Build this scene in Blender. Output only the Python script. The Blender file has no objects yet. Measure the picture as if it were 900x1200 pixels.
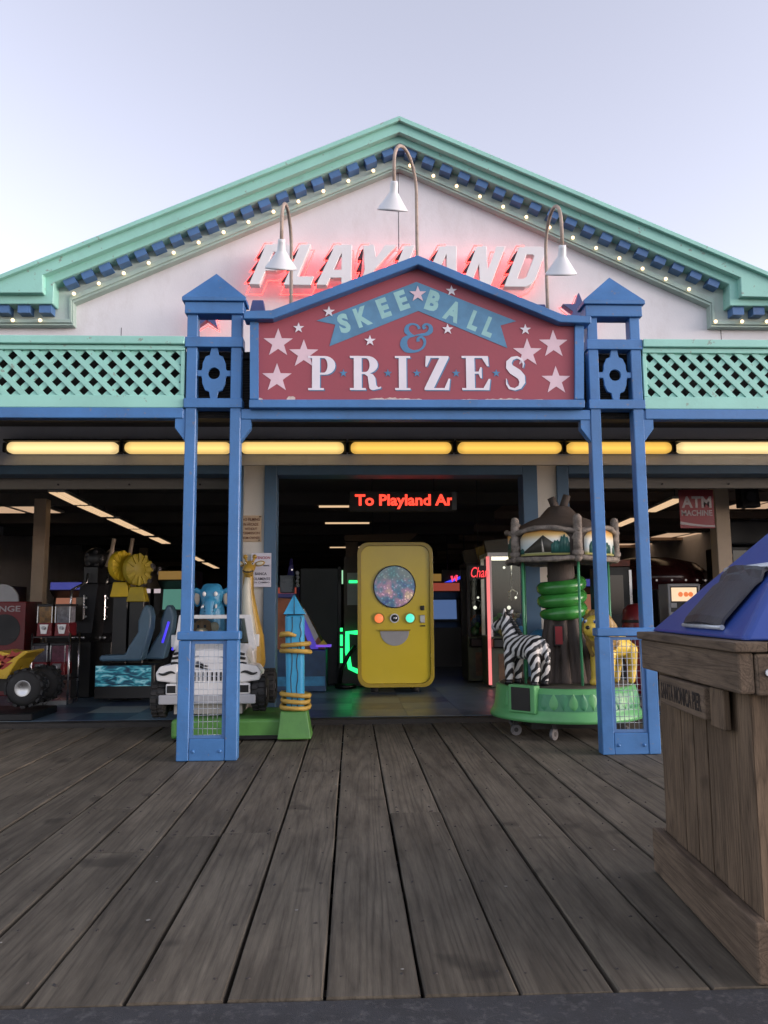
import bpy, bmesh, math, random
from math import sin, cos, pi, radians as RAD
from mathutils import Vector, Matrix
from mathutils.geometry import tessellate_polygon
random.seed(11)
S = bpy.context.scene
C = S.collection

# ------------------------------------------------------------------ camera
# world: x along the facade, y into the arcade, z up; the deck is z = 0
CAM_H, FPX = 1.25, 930.0
_y = Vector((-38, -112, 930)).normalized()
_u = Vector((-.0075, 1, (38 * -.0075 + 112) / 930)).normalized()
_r = _u.cross(_y)
cam = bpy.data.cameras.new('camera')
cam.sensor_fit = 'VERTICAL'; cam.sensor_height = 36.0
cam.lens = FPX / 1200 * 36; cam.clip_start = .05; cam.clip_end = 3000
camo = bpy.data.objects.new('camera', cam); C.objects.link(camo)
camo.matrix_world = Matrix(((_r.x, _r.y, -_r.z, 0), (_y.x, _y.y, -_y.z, 0), (_u.x, _u.y, -_u.z, CAM_H), (0, 0, 0, 1)))
S.camera = camo

# ------------------------------------------------------------------ sky, sun, exposure
SUN_EL, SUN_ROT = RAD(10.0), RAD(107)      # the sun going down behind the camera, a little to the right
world = bpy.data.worlds.new('World'); S.world = world; world.use_nodes = True
nt = world.node_tree; nt.nodes.clear()
sky = nt.nodes.new('ShaderNodeTexSky'); sky.sky_type = 'NISHITA'; sky.sun_disc = False
sky.sun_elevation = SUN_EL; sky.sun_rotation = SUN_ROT
sky.air_density = 1.0; sky.dust_density = 1.2; sky.ozone_density = 1.6
hsv = nt.nodes.new('ShaderNodeHueSaturation'); hsv.inputs['Saturation'].default_value = .42
bg = nt.nodes.new('ShaderNodeBackground'); bg.inputs['Strength'].default_value = .15
wo = nt.nodes.new('ShaderNodeOutputWorld')
tint = nt.nodes.new('ShaderNodeMix'); tint.data_type = 'RGBA'; tint.blend_type = 'MULTIPLY'; tint.inputs[0].default_value = 1; tint.inputs[7].default_value = (1.07, .985, 1.05, 1)
nt.links.new(sky.outputs[0], hsv.inputs['Color']); nt.links.new(hsv.outputs[0], tint.inputs[6]); nt.links.new(tint.outputs[2], bg.inputs['Color']); nt.links.new(bg.outputs[0], wo.inputs[0])
sun = bpy.data.lights.new('sun', 'SUN'); sun.energy = .1; sun.angle = RAD(50); sun.color = (1, .92, .90)
suno = bpy.data.objects.new('sun', sun); C.objects.link(suno)
sdir = Vector((sin(SUN_ROT) * cos(SUN_EL), cos(SUN_ROT) * cos(SUN_EL), sin(SUN_EL)))
suno.rotation_euler = sdir.to_track_quat('Z', 'Y').to_euler()
S.view_settings.view_transform = 'Standard'; S.view_settings.look = 'None'
S.view_settings.gamma = 1; S.view_settings.use_curve_mapping = False
S.view_settings.exposure = 1.63
EM = 1 / 2 ** S.view_settings.exposure       # lamps are given in display brightness
S.cycles.use_denoising = True
S.cycles.max_bounces = 6; S.cycles.diffuse_bounces = 3; S.cycles.glossy_bounces = 3
S.cycles.transmission_bounces = 6; S.cycles.transparent_max_bounces = 8
S.cycles.sample_clamp_indirect = 4

# ------------------------------------------------------------------ helpers
def at(px, py, Y):
    "the point (x, z) of the plane y = Y measured at pixel (px, py) of the photograph"
    c = Vector(((px - 450) / FPX, -(py - 600) / FPX, 1))
    t = Y / c.dot(_y)
    return c.dot(_r) * t, CAM_H + c.dot(_u) * t
def AX(px, py, Y): return at(px, py, Y)[0]
def AZ(px, py, Y): return at(px, py, Y)[1]

ORG = {}
def setp(o, label=None, cat=None, group=None, kind=None):
    if label: o['label'] = label
    if cat: o['category'] = cat
    if group: o['group'] = group
    if kind: o['kind'] = kind
    return o
def thing(name, label, cat, loc=(0, 0, 0), group=None, rotz=0):
    o = bpy.data.objects.new(name, None); C.objects.link(o); o.empty_display_size = .1
    o.location = loc; o.rotation_euler = (0, 0, rotz)
    ORG[o] = Vector(loc)
    return setp(o, label, cat, group)
def inst(mesh, name, parent, loc=(0, 0, 0), rot=(0, 0, 0), scale=(1, 1, 1), world=True):
    o = bpy.data.objects.new(name, mesh); C.objects.link(o)
    l = Vector(loc)
    if parent is not None:
        o.parent = parent
        if world: l = l - ORG[parent]
    o.location = l; o.rotation_euler = rot; o.scale = scale
    ORG[o] = (ORG[parent] if parent is not None else Vector((0, 0, 0))) + l
    return o
def copy_tree(o, parent=None, loc=None, rotz=None, label=None):
    c = o.copy(); C.objects.link(c); c.parent = parent
    if loc is not None: c.location = loc
    if rotz is not None: c.rotation_euler.z = rotz
    if label: c['label'] = label
    ORG[c] = Vector(c.location)
    for ch in o.children: copy_tree(ch, c)
    return c

class MB:
    def __init__(s): s.v = []; s.f = []; s.sm = []
    def add(s, vs, fs, smooth=False):
        n = len(s.v); s.v += [tuple(v) for v in vs]
        s.f += [tuple(i + n for i in f) for f in fs]; s.sm += [smooth] * len(fs); return s
    def box(s, x0, x1, y0, y1, z0, z1, m=None):
        vs = [Vector((x, y, z)) for z in (z0, z1) for y in (y0, y1) for x in (x0, x1)]
        if m is not None: vs = [m @ v for v in vs]
        return s.add(vs, [(0, 2, 3, 1), (4, 5, 7, 6), (0, 1, 5, 4), (2, 6, 7, 3), (0, 4, 6, 2), (1, 3, 7, 5)])
    def frustum(s, b, t, z0, z1):
        "b, t = (x0, x1, y0, y1) at z0 and z1"
        vs = [(b[0], b[2], z0), (b[1], b[2], z0), (b[1], b[3], z0), (b[0], b[3], z0), (t[0], t[2], z1), (t[1], t[2], z1), (t[1], t[3], z1), (t[0], t[3], z1)]
        return s.add(vs, [(3, 2, 1, 0), (4, 5, 6, 7), (0, 1, 5, 4), (1, 2, 6, 5), (2, 3, 7, 6), (3, 0, 4, 7)])
    def prism(s, loops, d0, d1, m=None):
        "loops of (a, b): outer first, then holes; extruded from y = d0 to y = d1 in the xz plane"
        if not isinstance(loops[0][0], (tuple, list, Vector)): loops = [loops]
        flat = [p for l in loops for p in l]; n = len(flat)
        tr = tessellate_polygon([[Vector((p[0], p[1], 0)) for p in l] for l in loops])
        vs = [Vector((p[0], d0, p[1])) for p in flat] + [Vector((p[0], d1, p[1])) for p in flat]
        if m is not None: vs = [m @ v for v in vs]
        fs = []
        for a, b, c in tr:
            pa, pb, pc = flat[a], flat[b], flat[c]
            cr = (pb[0] - pa[0]) * (pc[1] - pa[1]) - (pb[1] - pa[1]) * (pc[0] - pa[0])
            if cr < 0: b, c = c, b
            fs.append((a, b, c)); fs.append((a + n, c + n, b + n))
        k = 0
        for l in loops:
            m_ = len(l)
            for i in range(m_):
                j = (i + 1) % m_
                fs.append((k + i, k + i + n, k + j + n, k + j))
            k += m_
        return s.add(vs, fs)
    def cyl(s, p, q, r0, r1=None, n=16, cap=True, smooth=True):
        r1 = r0 if r1 is None else r1
        p, q = Vector(p), Vector(q); d = (q - p).normalized()
        a = d.orthogonal().normalized(); b = d.cross(a)
        vs = [p + (a * cos(2 * pi * i / n) + b * sin(2 * pi * i / n)) * r0 for i in range(n)]
        vs += [q + (a * cos(2 * pi * i / n) + b * sin(2 * pi * i / n)) * r1 for i in range(n)]
        s.add(vs, [(i, (i + 1) % n, n + (i + 1) % n, n + i) for i in range(n)], smooth)
        if cap:
            s.add(vs[:n], [tuple(range(n - 1, -1, -1))]); s.add(vs[n:], [tuple(range(n))])
        return s
    def tube(s, pts, r, n=8, closed=False, cap=True):
        pts = [Vector(p) for p in pts]; m = len(pts)
        rr = r if isinstance(r, (list, tuple)) else [r] * m
        a = None; vs = []
        for i, p in enumerate(pts):
            if closed: t = pts[(i + 1) % m] - pts[i - 1]
            else: t = pts[min(i + 1, m - 1)] - pts[max(i - 1, 0)]
            t.normalize()
            a = t.orthogonal() if a is None else a - t * a.dot(t)
            if a.length < 1e-6: a = t.orthogonal()
            a.normalize(); b = t.cross(a)
            vs += [p + (a * cos(2 * pi * k / n) + b * sin(2 * pi * k / n)) * rr[i] for k in range(n)]
        fs = []
        for i in range(m if closed else m - 1):
            j = (i + 1) % m
            fs += [(i * n + k, i * n + (k + 1) % n, j * n + (k + 1) % n, j * n + k) for k in range(n)]
        s.add(vs, fs, True)
        if not closed and cap:
            s.add(vs[:n], [tuple(range(n - 1, -1, -1))]); s.add(vs[-n:], [tuple(range(n))])
        return s
    def lathe(s, prof, c=(0, 0, 0), n=24, m=None, smooth=True, a0=0, a1=2 * pi):
        full = abs(a1 - a0 - 2 * pi) < 1e-6
        k = n if full else n + 1
        vs = []
        for r, z in prof:
            for i in range(k):
                a = a0 + (a1 - a0) * i / n
                v = Vector((r * cos(a), r * sin(a), z))
                vs.append((m @ v if m is not None else v) + Vector(c))
        fs = []
        for j in range(len(prof) - 1):
            for i in range(n):
                i2 = (i + 1) % k
                fs.append((j * k + i, j * k + i2, (j + 1) * k + i2, (j + 1) * k + i))
        return s.add(vs, fs, smooth)
    def ball(s, c, r, nu=16, nv=10, m=None):
        r = (r, r, r) if not isinstance(r, (tuple, list)) else r
        vs = []; c = Vector(c)
        for j in range(nv + 1):
            t = pi * j / nv
            for i in range(nu):
                a = 2 * pi * i / nu
                v = Vector((r[0] * sin(t) * cos(a), r[1] * sin(t) * sin(a), -r[2] * cos(t)))
                vs.append((m @ v if m is not None else v) + c)
        fs = [(j * nu + i, j * nu + (i + 1) % nu, (j + 1) * nu + (i + 1) % nu, (j + 1) * nu + i) for j in range(nv) for i in range(nu)]
        return s.add(vs, fs, True)
    def mesh(s, name, mat, off=None):
        me = bpy.data.meshes.new(name)
        o = off if off is not None else Vector((0, 0, 0))
        me.from_pydata([(v[0] - o[0], v[1] - o[1], v[2] - o[2]) for v in s.v], [], s.f)
        me.polygons.foreach_set('use_smooth', s.sm)
        if mat: me.materials.append(mat)
        bm = bmesh.new(); bm.from_mesh(me); bmesh.ops.remove_doubles(bm, verts=bm.verts, dist=1e-6) if any(s.sm) else None
        bmesh.ops.recalc_face_normals(bm, faces=bm.faces); bm.to_mesh(me); bm.free()
        me.update(); return me
    def build(s, name, mat, parent=None, local=False, bevel=0, seg=1):
        off = ORG[parent] if (parent is not None and not local) else None
        o = bpy.data.objects.new(name, s.mesh(name, mat, off)); C.objects.link(o)
        if parent is not None: o.parent = parent
        ORG[o] = ORG[parent].copy() if parent is not None else Vector((0, 0, 0))
        if bevel:
            b = o.modifiers.new('bevel', 'BEVEL'); b.width = bevel; b.segments = seg; b.limit_method = 'ANGLE'; b.angle_limit = RAD(40)
        return o

def BX(*a): return MB().box(*a)

def remesh(mb, name, mat, voxel=.012, smooth=6, parent=None, local=False):
    "one continuous body from overlapping volumes"
    me = mb.mesh(name, None)
    o = bpy.data.objects.new('tmp', me); C.objects.link(o)
    r = o.modifiers.new('r', 'REMESH'); r.mode = 'VOXEL'; r.voxel_size = voxel
    s = o.modifiers.new('s', 'SMOOTH'); s.iterations = smooth; s.factor = .5
    dg = bpy.context.evaluated_depsgraph_get(); dg.update()
    nm = bpy.data.meshes.new_from_object(o.evaluated_get(dg))
    bpy.data.objects.remove(o)
    nm.name = name; nm.materials.clear(); nm.materials.append(mat)
    nm.polygons.foreach_set('use_smooth', [True] * len(nm.polygons))
    off = ORG[parent] if (parent is not None and not local) else Vector((0, 0, 0))
    nm.transform(Matrix.Translation(-off))
    ob = bpy.data.objects.new(name, nm); C.objects.link(ob)
    if parent is not None: ob.parent = parent
    ORG[ob] = ORG[parent].copy() if parent is not None else Vector((0, 0, 0))
    return ob
def caps(mb, *segs):
    "tapered capsules: (p, r, q, r2)"
    for p, r, q, r2 in segs:
        mb.ball(p, r, 12, 8); mb.ball(q, r2, 12, 8); mb.cyl(p, q, r, r2, 12)
    return mb

_tm = {}
def text_mesh(txt, bold=0.0, ext=.004, shear=0, align='CENTER', res=3):
    key = (txt, bold, ext, shear, align)
    if key in _tm: return _tm[key]
    c = bpy.data.curves.new('t', 'FONT'); c.body = txt; c.size = 1; c.offset = bold; c.extrude = ext; c.shear = shear
    c.align_x = align; c.align_y = 'BOTTOM_BASELINE'; c.resolution_u = res
    o = bpy.data.objects.new('t', c); C.objects.link(o)
    dg = bpy.context.evaluated_depsgraph_get(); dg.update()
    me = bpy.data.meshes.new_from_object(o.evaluated_get(dg))
    bpy.data.objects.remove(o); bpy.data.curves.remove(c)
    me.transform(Matrix.Rotation(pi / 2, 4, 'X'))      # upright, facing -y
    xs = [v.co.x for v in me.vertices]; zs = [v.co.z for v in me.vertices]
    _tm[key] = (me, min(xs), max(xs), min(zs), max(zs)); return _tm[key]
def text(txt, name, mat, parent, x0, x1, z0, z1, y, bold=.0, depth=.004, rotm=None, local=False, shear=0):
    "lettering filled into the rectangle x0..x1, z0..z1 at plane y (front face)"
    me, a, b, c, d = text_mesh(txt, bold, .5, shear)
    m = me.copy(); m.name = name
    sx, sz = (x1 - x0) / (b - a), (z1 - z0) / (d - c)
    for v in m.vertices:
        v.co = Vector((x0 + (v.co.x - a) * sx, y + (v.co.y + .5) * depth, z0 + (v.co.z - c) * sz))
    if rotm is not None: m.transform(rotm)
    if not local: m.transform(Matrix.Translation(-ORG[parent]))
    m.materials.clear(); m.materials.append(mat)
    o = bpy.data.objects.new(name, m); C.objects.link(o); o.parent = parent; ORG[o] = ORG[parent].copy(); return o

def star(cx, cz, R, r=None, rot=0, n=5):
    r = R * .4 if r is None else r
    return [(cx + (R if i % 2 == 0 else r) * sin(rot + pi * i / n), cz + (R if i % 2 == 0 else r) * cos(rot + pi * i / n)) for i in range(2 * n)]
def rrect(x0, x1, z0, z1, r, n=6):
    out = []
    for cx, cz, a in ((x1 - r, z1 - r, 0), (x0 + r, z1 - r, pi / 2), (x0 + r, z0 + r, pi), (x1 - r, z0 + r, 1.5 * pi)):
        for i in range(n + 1):
            t = a + pi / 2 * i / n; out.append((cx + r * cos(t), cz + r * sin(t)))
    return out
def circ(cx, cz, r, n=24, a0=0, a1=2 * pi):
    full = abs(a1 - a0 - 2 * pi) < 1e-6
    return [(cx + r * cos(a0 + (a1 - a0) * i / (n if full else n - 1)), cz + r * sin(a0 + (a1 - a0) * i / (n if full else n - 1))) for i in range(n)]
def ribbon(pts, w):
    L, R_ = [], []
    for i, p in enumerate(pts):
        a = pts[max(i - 1, 0)]; b = pts[min(i + 1, len(pts) - 1)]
        dx, dz = b[0] - a[0], b[1] - a[1]; l = math.hypot(dx, dz) or 1
        nx, nz = -dz / l * w[i] / 2, dx / l * w[i] / 2
        L.append((p[0] + nx, p[1] + nz)); R_.append((p[0] - nx, p[1] - nz))
    return L + R_[::-1]
def fit(loops, x0, z0, sx, sz, shear=0):
    if not isinstance(loops[0][0], (tuple, list)): loops = [loops]
    return [[(x0 + (p[0] + shear * p[1]) * sx, z0 + p[1] * sz) for p in l] for l in loops]

# ------------------------------------------------------------------ materials
def _n(nt, t, **kw):
    n = nt.nodes.new(t)
    for k, v in kw.items():
        if k in n.inputs.keys(): n.inputs[k].default_value = v
        else: setattr(n, k, v)
    return n
def base(name):
    m = bpy.data.materials.new(name); m.use_nodes = True
    nt = m.node_tree; b = nt.nodes['Principled BSDF']
    tc = _n(nt, 'ShaderNodeTexCoord'); oi = _n(nt, 'ShaderNodeObjectInfo')
    mul = _n(nt, 'ShaderNodeMath', operation='MULTIPLY'); mul.inputs[1].default_value = 37.0
    add = _n(nt, 'ShaderNodeVectorMath', operation='ADD')
    nt.links.new(oi.outputs['Random'], mul.inputs[0]); nt.links.new(tc.outputs['Object'], add.inputs[0]); nt.links.new(mul.outputs[0], add.inputs[1])
    return m, nt, b, add.outputs[0], oi
def ramp(nt, fac, stops):
    r = _n(nt, 'ShaderNodeValToRGB'); e = r.color_ramp.elements
    while len(e) < len(stops): e.new(.5)
    for i, (p, c) in enumerate(stops): e[i].position = p; e[i].color = (*c, 1) if len(c) == 3 else c
    nt.links.new(fac, r.inputs[0]); return r.outputs[0]
def mixc(nt, fac, a, b, mode='MIX'):
    m = _n(nt, 'ShaderNodeMix', data_type='RGBA', blend_type=mode)
    for s, v in ((m.inputs[0], fac), (m.inputs[6], a), (m.inputs[7], b)):
        if hasattr(v, 'node'): nt.links.new(v, s)
        else: s.default_value = v if isinstance(v, float) else (*v, 1)
    return m.outputs[2]
def paint(name, col, rough=.5, var=.18, scale=3.0, bump=.15, bscale=60, dirt=.25, dcol=(.10, .08, .06), metal=0, stretch=(1, 1, 1), chip=0, spec=.5):
    m, nt, b, vec, oi = base(name)
    mp = _n(nt, 'ShaderNodeMapping'); mp.inputs['Scale'].default_value = stretch; nt.links.new(vec, mp.inputs[0]); v = mp.outputs[0]
    n1 = _n(nt, 'ShaderNodeTexNoise', Scale=scale, Detail=6.0, Roughness=.6); nt.links.new(v, n1.inputs['Vector'])
    c = ramp(nt, n1.outputs[0], [(.3, tuple(x * (1 - var) for x in col)), (.7, tuple(min(1, x * (1 + var)) for x in col))])
    if dirt:
        n2 = _n(nt, 'ShaderNodeTexNoise', Scale=scale * 2.7, Detail=8.0, Roughness=.72); nt.links.new(v, n2.inputs['Vector'])
        f = ramp(nt, n2.outputs[0], [(.52, (0, 0, 0)), (.8, (dirt, dirt, dirt))])
        c = mixc(nt, f, c, dcol)
    if chip:
        n3 = _n(nt, 'ShaderNodeTexNoise', Scale=scale * 9, Detail=5.0, Roughness=.6); nt.links.new(v, n3.inputs['Vector'])
        f = ramp(nt, n3.outputs[0], [(.655, (0, 0, 0)), (.675, (chip, chip, chip))]); c = mixc(nt, f, c, (.22, .17, .13))
    nt.links.new(c, b.inputs['Base Color'])
    b.inputs['Metallic'].default_value = metal; b.inputs['Specular IOR Level'].default_value = spec
    r = ramp(nt, n1.outputs[0], [(.3, (rough * .8,) * 3), (.75, (min(1, rough * 1.25),) * 3)]); nt.links.new(r, b.inputs['Roughness'])
    if bump:
        n4 = _n(nt, 'ShaderNodeTexNoise', Scale=bscale, Detail=4.0); nt.links.new(v, n4.inputs['Vector'])
        bp = _n(nt, 'ShaderNodeBump', Strength=bump, Distance=.01); nt.links.new(n4.outputs[0], bp.inputs['Height']); nt.links.new(bp.outputs[0], b.inputs['Normal'])
    return m
def wood(name, dark, light, axis='y', scale=1.0, rough=.75, rnd=.35, bump=.35, green=0):
    m, nt, b, vec, oi = base(name)
    st = {'x': (.06, 1, 1), 'y': (1, .042, 1), 'z': (1, 1, .06)}[axis]
    mp = _n(nt, 'ShaderNodeMapping'); mp.inputs['Scale'].default_value = tuple(s * scale for s in st); nt.links.new(vec, mp.inputs[0]); v = mp.outputs[0]
    big = _n(nt, 'ShaderNodeTexNoise', Scale=4.6, Detail=1.5, Distortion=.25); nt.links.new(v, big.inputs['Vector'])
    # growth rings: sine of a stretched noise field
    mu = _n(nt, 'ShaderNodeMath', operation='MULTIPLY'); mu.inputs[1].default_value = 46.0; nt.links.new(big.outputs[0], mu.inputs[0])
    si = _n(nt, 'ShaderNodeMath', operation='SINE'); nt.links.new(mu.outputs[0], si.inputs[0])
    fine = _n(nt, 'ShaderNodeTexNoise', Scale=80.0, Detail=7.0, Roughness=.75); nt.links.new(v, fine.inputs['Vector'])
    mpm = _n(nt, 'ShaderNodeMapping'); mpm.inputs['Scale'].default_value = tuple(.22 if s < .5 else 1 for s in st); nt.links.new(vec, mpm.inputs[0])
    mid = _n(nt, 'ShaderNodeTexNoise', Scale=7.0, Detail=5.0, Roughness=.6); nt.links.new(mpm.outputs[0], mid.inputs['Vector'])
    ab = _n(nt, 'ShaderNodeMath', operation='ABSOLUTE'); nt.links.new(si.outputs[0], ab.inputs[0])
    po = _n(nt, 'ShaderNodeMath', operation='POWER'); po.inputs[1].default_value = .55; nt.links.new(ab.outputs[0], po.inputs[0])
    ring = _n(nt, 'ShaderNodeMapRange'); nt.links.new(po.outputs[0], ring.inputs[0]); ring.inputs[1].default_value = 0; ring.inputs[3].default_value = .31; ring.inputs[4].default_value = .60
    a = _n(nt, 'ShaderNodeMath', operation='ADD'); nt.links.new(ring.outputs[0], a.inputs[0]); nt.links.new(fine.outputs[0], a.inputs[1])
    h = _n(nt, 'ShaderNodeMath', operation='MULTIPLY'); h.inputs[1].default_value = .5; nt.links.new(a.outputs[0], h.inputs[0])
    c = ramp(nt, h.outputs[0], [(.34, dark), (.62, light)])
    st_ = ramp(nt, mid.outputs[0], [(.36, (.66, .64, .63)), (.62, (1.08, 1.06, 1.05))]); c = mixc(nt, 1.0, c, st_, 'MULTIPLY')
    kn = _n(nt, 'ShaderNodeTexNoise', Scale=3.3, Detail=2.0); nt.links.new(vec, kn.inputs['Vector'])
    c = mixc(nt, ramp(nt, kn.outputs[0], [(.66, (0, 0, 0)), (.74, (.55, .55, .55))]), c, tuple(x * .35 for x in dark))
    rr = _n(nt, 'ShaderNodeMapRange'); nt.links.new(oi.outputs['Random'], rr.inputs[0]); rr.inputs[3].default_value = 1 - rnd; rr.inputs[4].default_value = 1 + rnd * .7
    c = mixc(nt, 1.0, c, rr.outputs[0], 'MULTIPLY')
    nt.links.new(c, b.inputs['Base Color']); b.inputs['Roughness'].default_value = rough; b.inputs['Specular IOR Level'].default_value = .3
    bp = _n(nt, 'ShaderNodeBump', Strength=bump, Distance=.006); nt.links.new(h.outputs[0], bp.inputs['Height']); nt.links.new(bp.outputs[0], b.inputs['Normal'])
    return m
def emit(name, col, s, edge=0):
    m = bpy.data.materials.new(name); m.use_nodes = True; b = m.node_tree.nodes['Principled BSDF']
    b.inputs['Base Color'].default_value = (*[min(1, x * .5 + .1) for x in col], 1); b.inputs['Emission Color'].default_value = (*col, 1)
    b.inputs['Emission Strength'].default_value = s * EM; b.inputs['Roughness'].default_value = .4
    return m
def glass(name, col=(.9, .95, .95), rough=.05, alpha=.18):
    m = bpy.data.materials.new(name); m.use_nodes = True; nt = m.node_tree; nt.nodes.clear()
    t = _n(nt, 'ShaderNodeBsdfTransparent'); t.inputs[0].default_value = (*col, 1)
    g = _n(nt, 'ShaderNodeBsdfGlossy'); g.inputs['Roughness'].default_value = rough
    fr = _n(nt, 'ShaderNodeFresnel'); fr.inputs[0].default_value = 1.45
    mx = _n(nt, 'ShaderNodeMixShader'); o = _n(nt, 'ShaderNodeOutputMaterial')
    nt.links.new(fr.outputs[0], mx.inputs[0]); nt.links.new(t.outputs[0], mx.inputs[1]); nt.links.new(g.outputs[0], mx.inputs[2]); nt.links.new(mx.outputs[0], o.inputs[0])
    return m
def stripes(name, a, b_, scale=14, rot=(0, 0, 0), dist=3.0, rough=.3, thr=.5):
    m, nt, b, vec, oi = base(name)
    tc = _n(nt, 'ShaderNodeTexCoord')
    mp = _n(nt, 'ShaderNodeMapping'); mp.inputs['Rotation'].default_value = rot; nt.links.new(tc.outputs['Object'], mp.inputs[0])
    w = _n(nt, 'ShaderNodeTexWave', Scale=scale, Distortion=dist, Detail=2.0); w.inputs['Detail Scale'].default_value = 1.6; nt.links.new(mp.outputs[0], w.inputs['Vector'])
    c = ramp(nt, w.outputs['Fac'], [(thr - .04, a), (thr + .04, b_)]); nt.links.new(c, b.inputs['Base Color']); b.inputs['Roughness'].default_value = rough
    return m

M = {}
M['white'] = paint('white_stucco', (.705, .71, .735), .75, .08, 1.1, .14, 70, .34, (.42, .38, .36), stretch=(1, 1, .5))
M['cream'] = paint('cream_wall_paint', (.55, .52, .46), .7, .08, 1.5, .1, 60, .25, (.25, .2, .15))
M['mint'] = paint('mint_green_paint', (.29, .60, .515), .5, .09, 1.4, .12, 50, .22, (.10, .17, .14), chip=.6)
M['mint_dull'] = paint('dull_mint_paint', (.34, .46, .41), .6, .12, 2, .12, 50, .35, (.16, .17, .15))
M['frieze'] = paint('pale_mint_frieze', (.44, .53, .49), .6, .08, 2, .1, 50, .25, (.2, .2, .18))
M['blue'] = paint('blue_gloss_paint', (.052, .170, .395), .42, .16, 2.2, .12, 45, .35, (.03, .06, .12), chip=.45)
M['blue_dark'] = paint('weathered_blue_paint', (.068, .165, .36), .5, .15, 2.5, .12, 45, .3, (.05, .06, .08))
M['trim_blue'] = paint('door_trim_blue', (.055, .115, .19), .5, .12, 2.5, .1, 45, .25)
M['navy'] = paint('navy_star_paint', (.05, .07, .20), .45, .1, 3, .1, 40, .2)
M['sign_red'] = paint('faded_red_signboard', (.29, .062, .085), .6, .10, 1.6, .08, 40, .12, (.14, .06, .07))
M['banner'] = paint('sign_banner_blue', (.085, .22, .36), .6, .22, 5, .08, 40, .25, (.05, .12, .24))
M['banner_text'] = paint('sign_pale_green_letters', (.27, .50, .50), .6, .12, 6, .05, 40, .25, (.12, .28, .38))
M['sign_pink'] = paint('sign_pale_pink_star', (.66, .50, .56), .6, .06, 5, .05, 40, .12, (.4, .3, .34))
M['sign_white'] = paint('sign_white_letters', (.70, .68, .74), .6, .05, 5, .05, 40, .1, (.4, .38, .42))
M['sign_blue'] = paint('sign_blue_print', (.07, .20, .36), .6, .12, 6, .05, 40, .2)
M['peel'] = paint('peeled_sign_primer', (.55, .46, .42), .8, .3, 20, .2, 60, .3)
M['letter_white'] = paint('white_enamel_letters', (.74, .73, .74), .4, .04, 4, .05, 40, .15, (.4, .33, .3))
M['pole'] = paint('rusty_white_conduit', (.34, .27, .22), .6, .3, 9, .15, 60, .9, (.16, .085, .05))
M['enamel'] = paint('white_enamel_shade', (.66, .68, .70), .35, .04, 4, 0, 40, .12, (.4, .36, .3))
M['black'] = paint('black_plastic', (.0065, .0065, .007), .4, .2, 5, .05, 60, .2, (.012, .012, .012))
M['dark'] = paint('charcoal_laminate', (.016, .016, .018), .5, .2, 3, .05, 60, .2, (.02, .02, .02))
M['net'] = paint('black_bird_netting', (.013, .012, .011), .9, .3, 9, .5, 90, 0)
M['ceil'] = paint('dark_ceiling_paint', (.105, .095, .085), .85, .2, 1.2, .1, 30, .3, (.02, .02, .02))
M['ceil_lit'] = paint('lit_tan_ceiling', (.30, .22, .165), .85, .1, 1.2, .1, 30, .2)  # lamp light on the right-hand ceiling and beams is put into this tan
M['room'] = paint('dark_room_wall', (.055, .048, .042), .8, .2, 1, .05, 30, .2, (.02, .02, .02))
M['beige'] = paint('beige_column_paint', (.42, .33, .24), .6, .08, 2, .05, 40, .2)
M['asphalt'] = paint('dark_asphalt', (.038, .040, .045), .9, .35, 9, 1.0, 260, .85, (.16, .16, .155), chip=.35)
M['chrome'] = paint('brushed_steel', (.55, .55, .56), .28, .06, 6, .03, 90, .1, metal=1)
M['galv'] = paint('galvanised_wire', (.52, .56, .60), .4, .1, 9, 0, 60, .2, metal=.3)
M['rubber'] = paint('black_rubber', (.016, .016, .016), .75, .2, 8, .2, 80, .2, (.05, .045, .04))
M['deckwood'] = wood('weathered_deck_timber', (.058, .050, .038), (.152, .133, .100), 'y', 1.0, .78, .20, .45)
M['binwood'] = wood('old_bin_timber', (.052, .036, .023), (.205, .148, .096), 'z', 2.4, .8, .25, .5)
M['binwood_y'] = wood('old_bin_rail_timber', (.060, .044, .031), (.185, .138, .095), 'y', 2.4, .8, .15, .5)
M['lidblue'] = paint('blue_fibreglass_lid', (.026, .060, .26), .36, .08, 1.2, .05, 30, .12, (.03, .04, .1))
M['flap'] = paint('worn_grey_metal_flap', (.065, .065, .072), .5, .25, 6, .2, 60, .6, (.05, .05, .05), metal=.4)
M['yellow'] = paint('yellow_gloss_plastic', (.66, .52, .040), .16, .05, 1.2, .0, 40, .1, (.3, .22, .03))
M['yellow_lip'] = paint('dark_yellow_trim', (.38, .28, .025), .25, .06, 2, 0, 40, .15)
M['grey'] = paint('grey_plastic', (.35, .36, .38), .4, .06, 3, 0, 40, .15)
M['pale'] = paint('white_plastic', (.66, .67, .68), .3, .04, 4, 0, 40, .15)
M['doorbar'] = paint('dull_door_bar', (.17, .16, .14), .6, .12, 2, .1, 40, .3)
M['nail'] = paint('rusted_nail_head', (.03, .024, .02), .6, .3, 20, 0, 40, 0)
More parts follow.
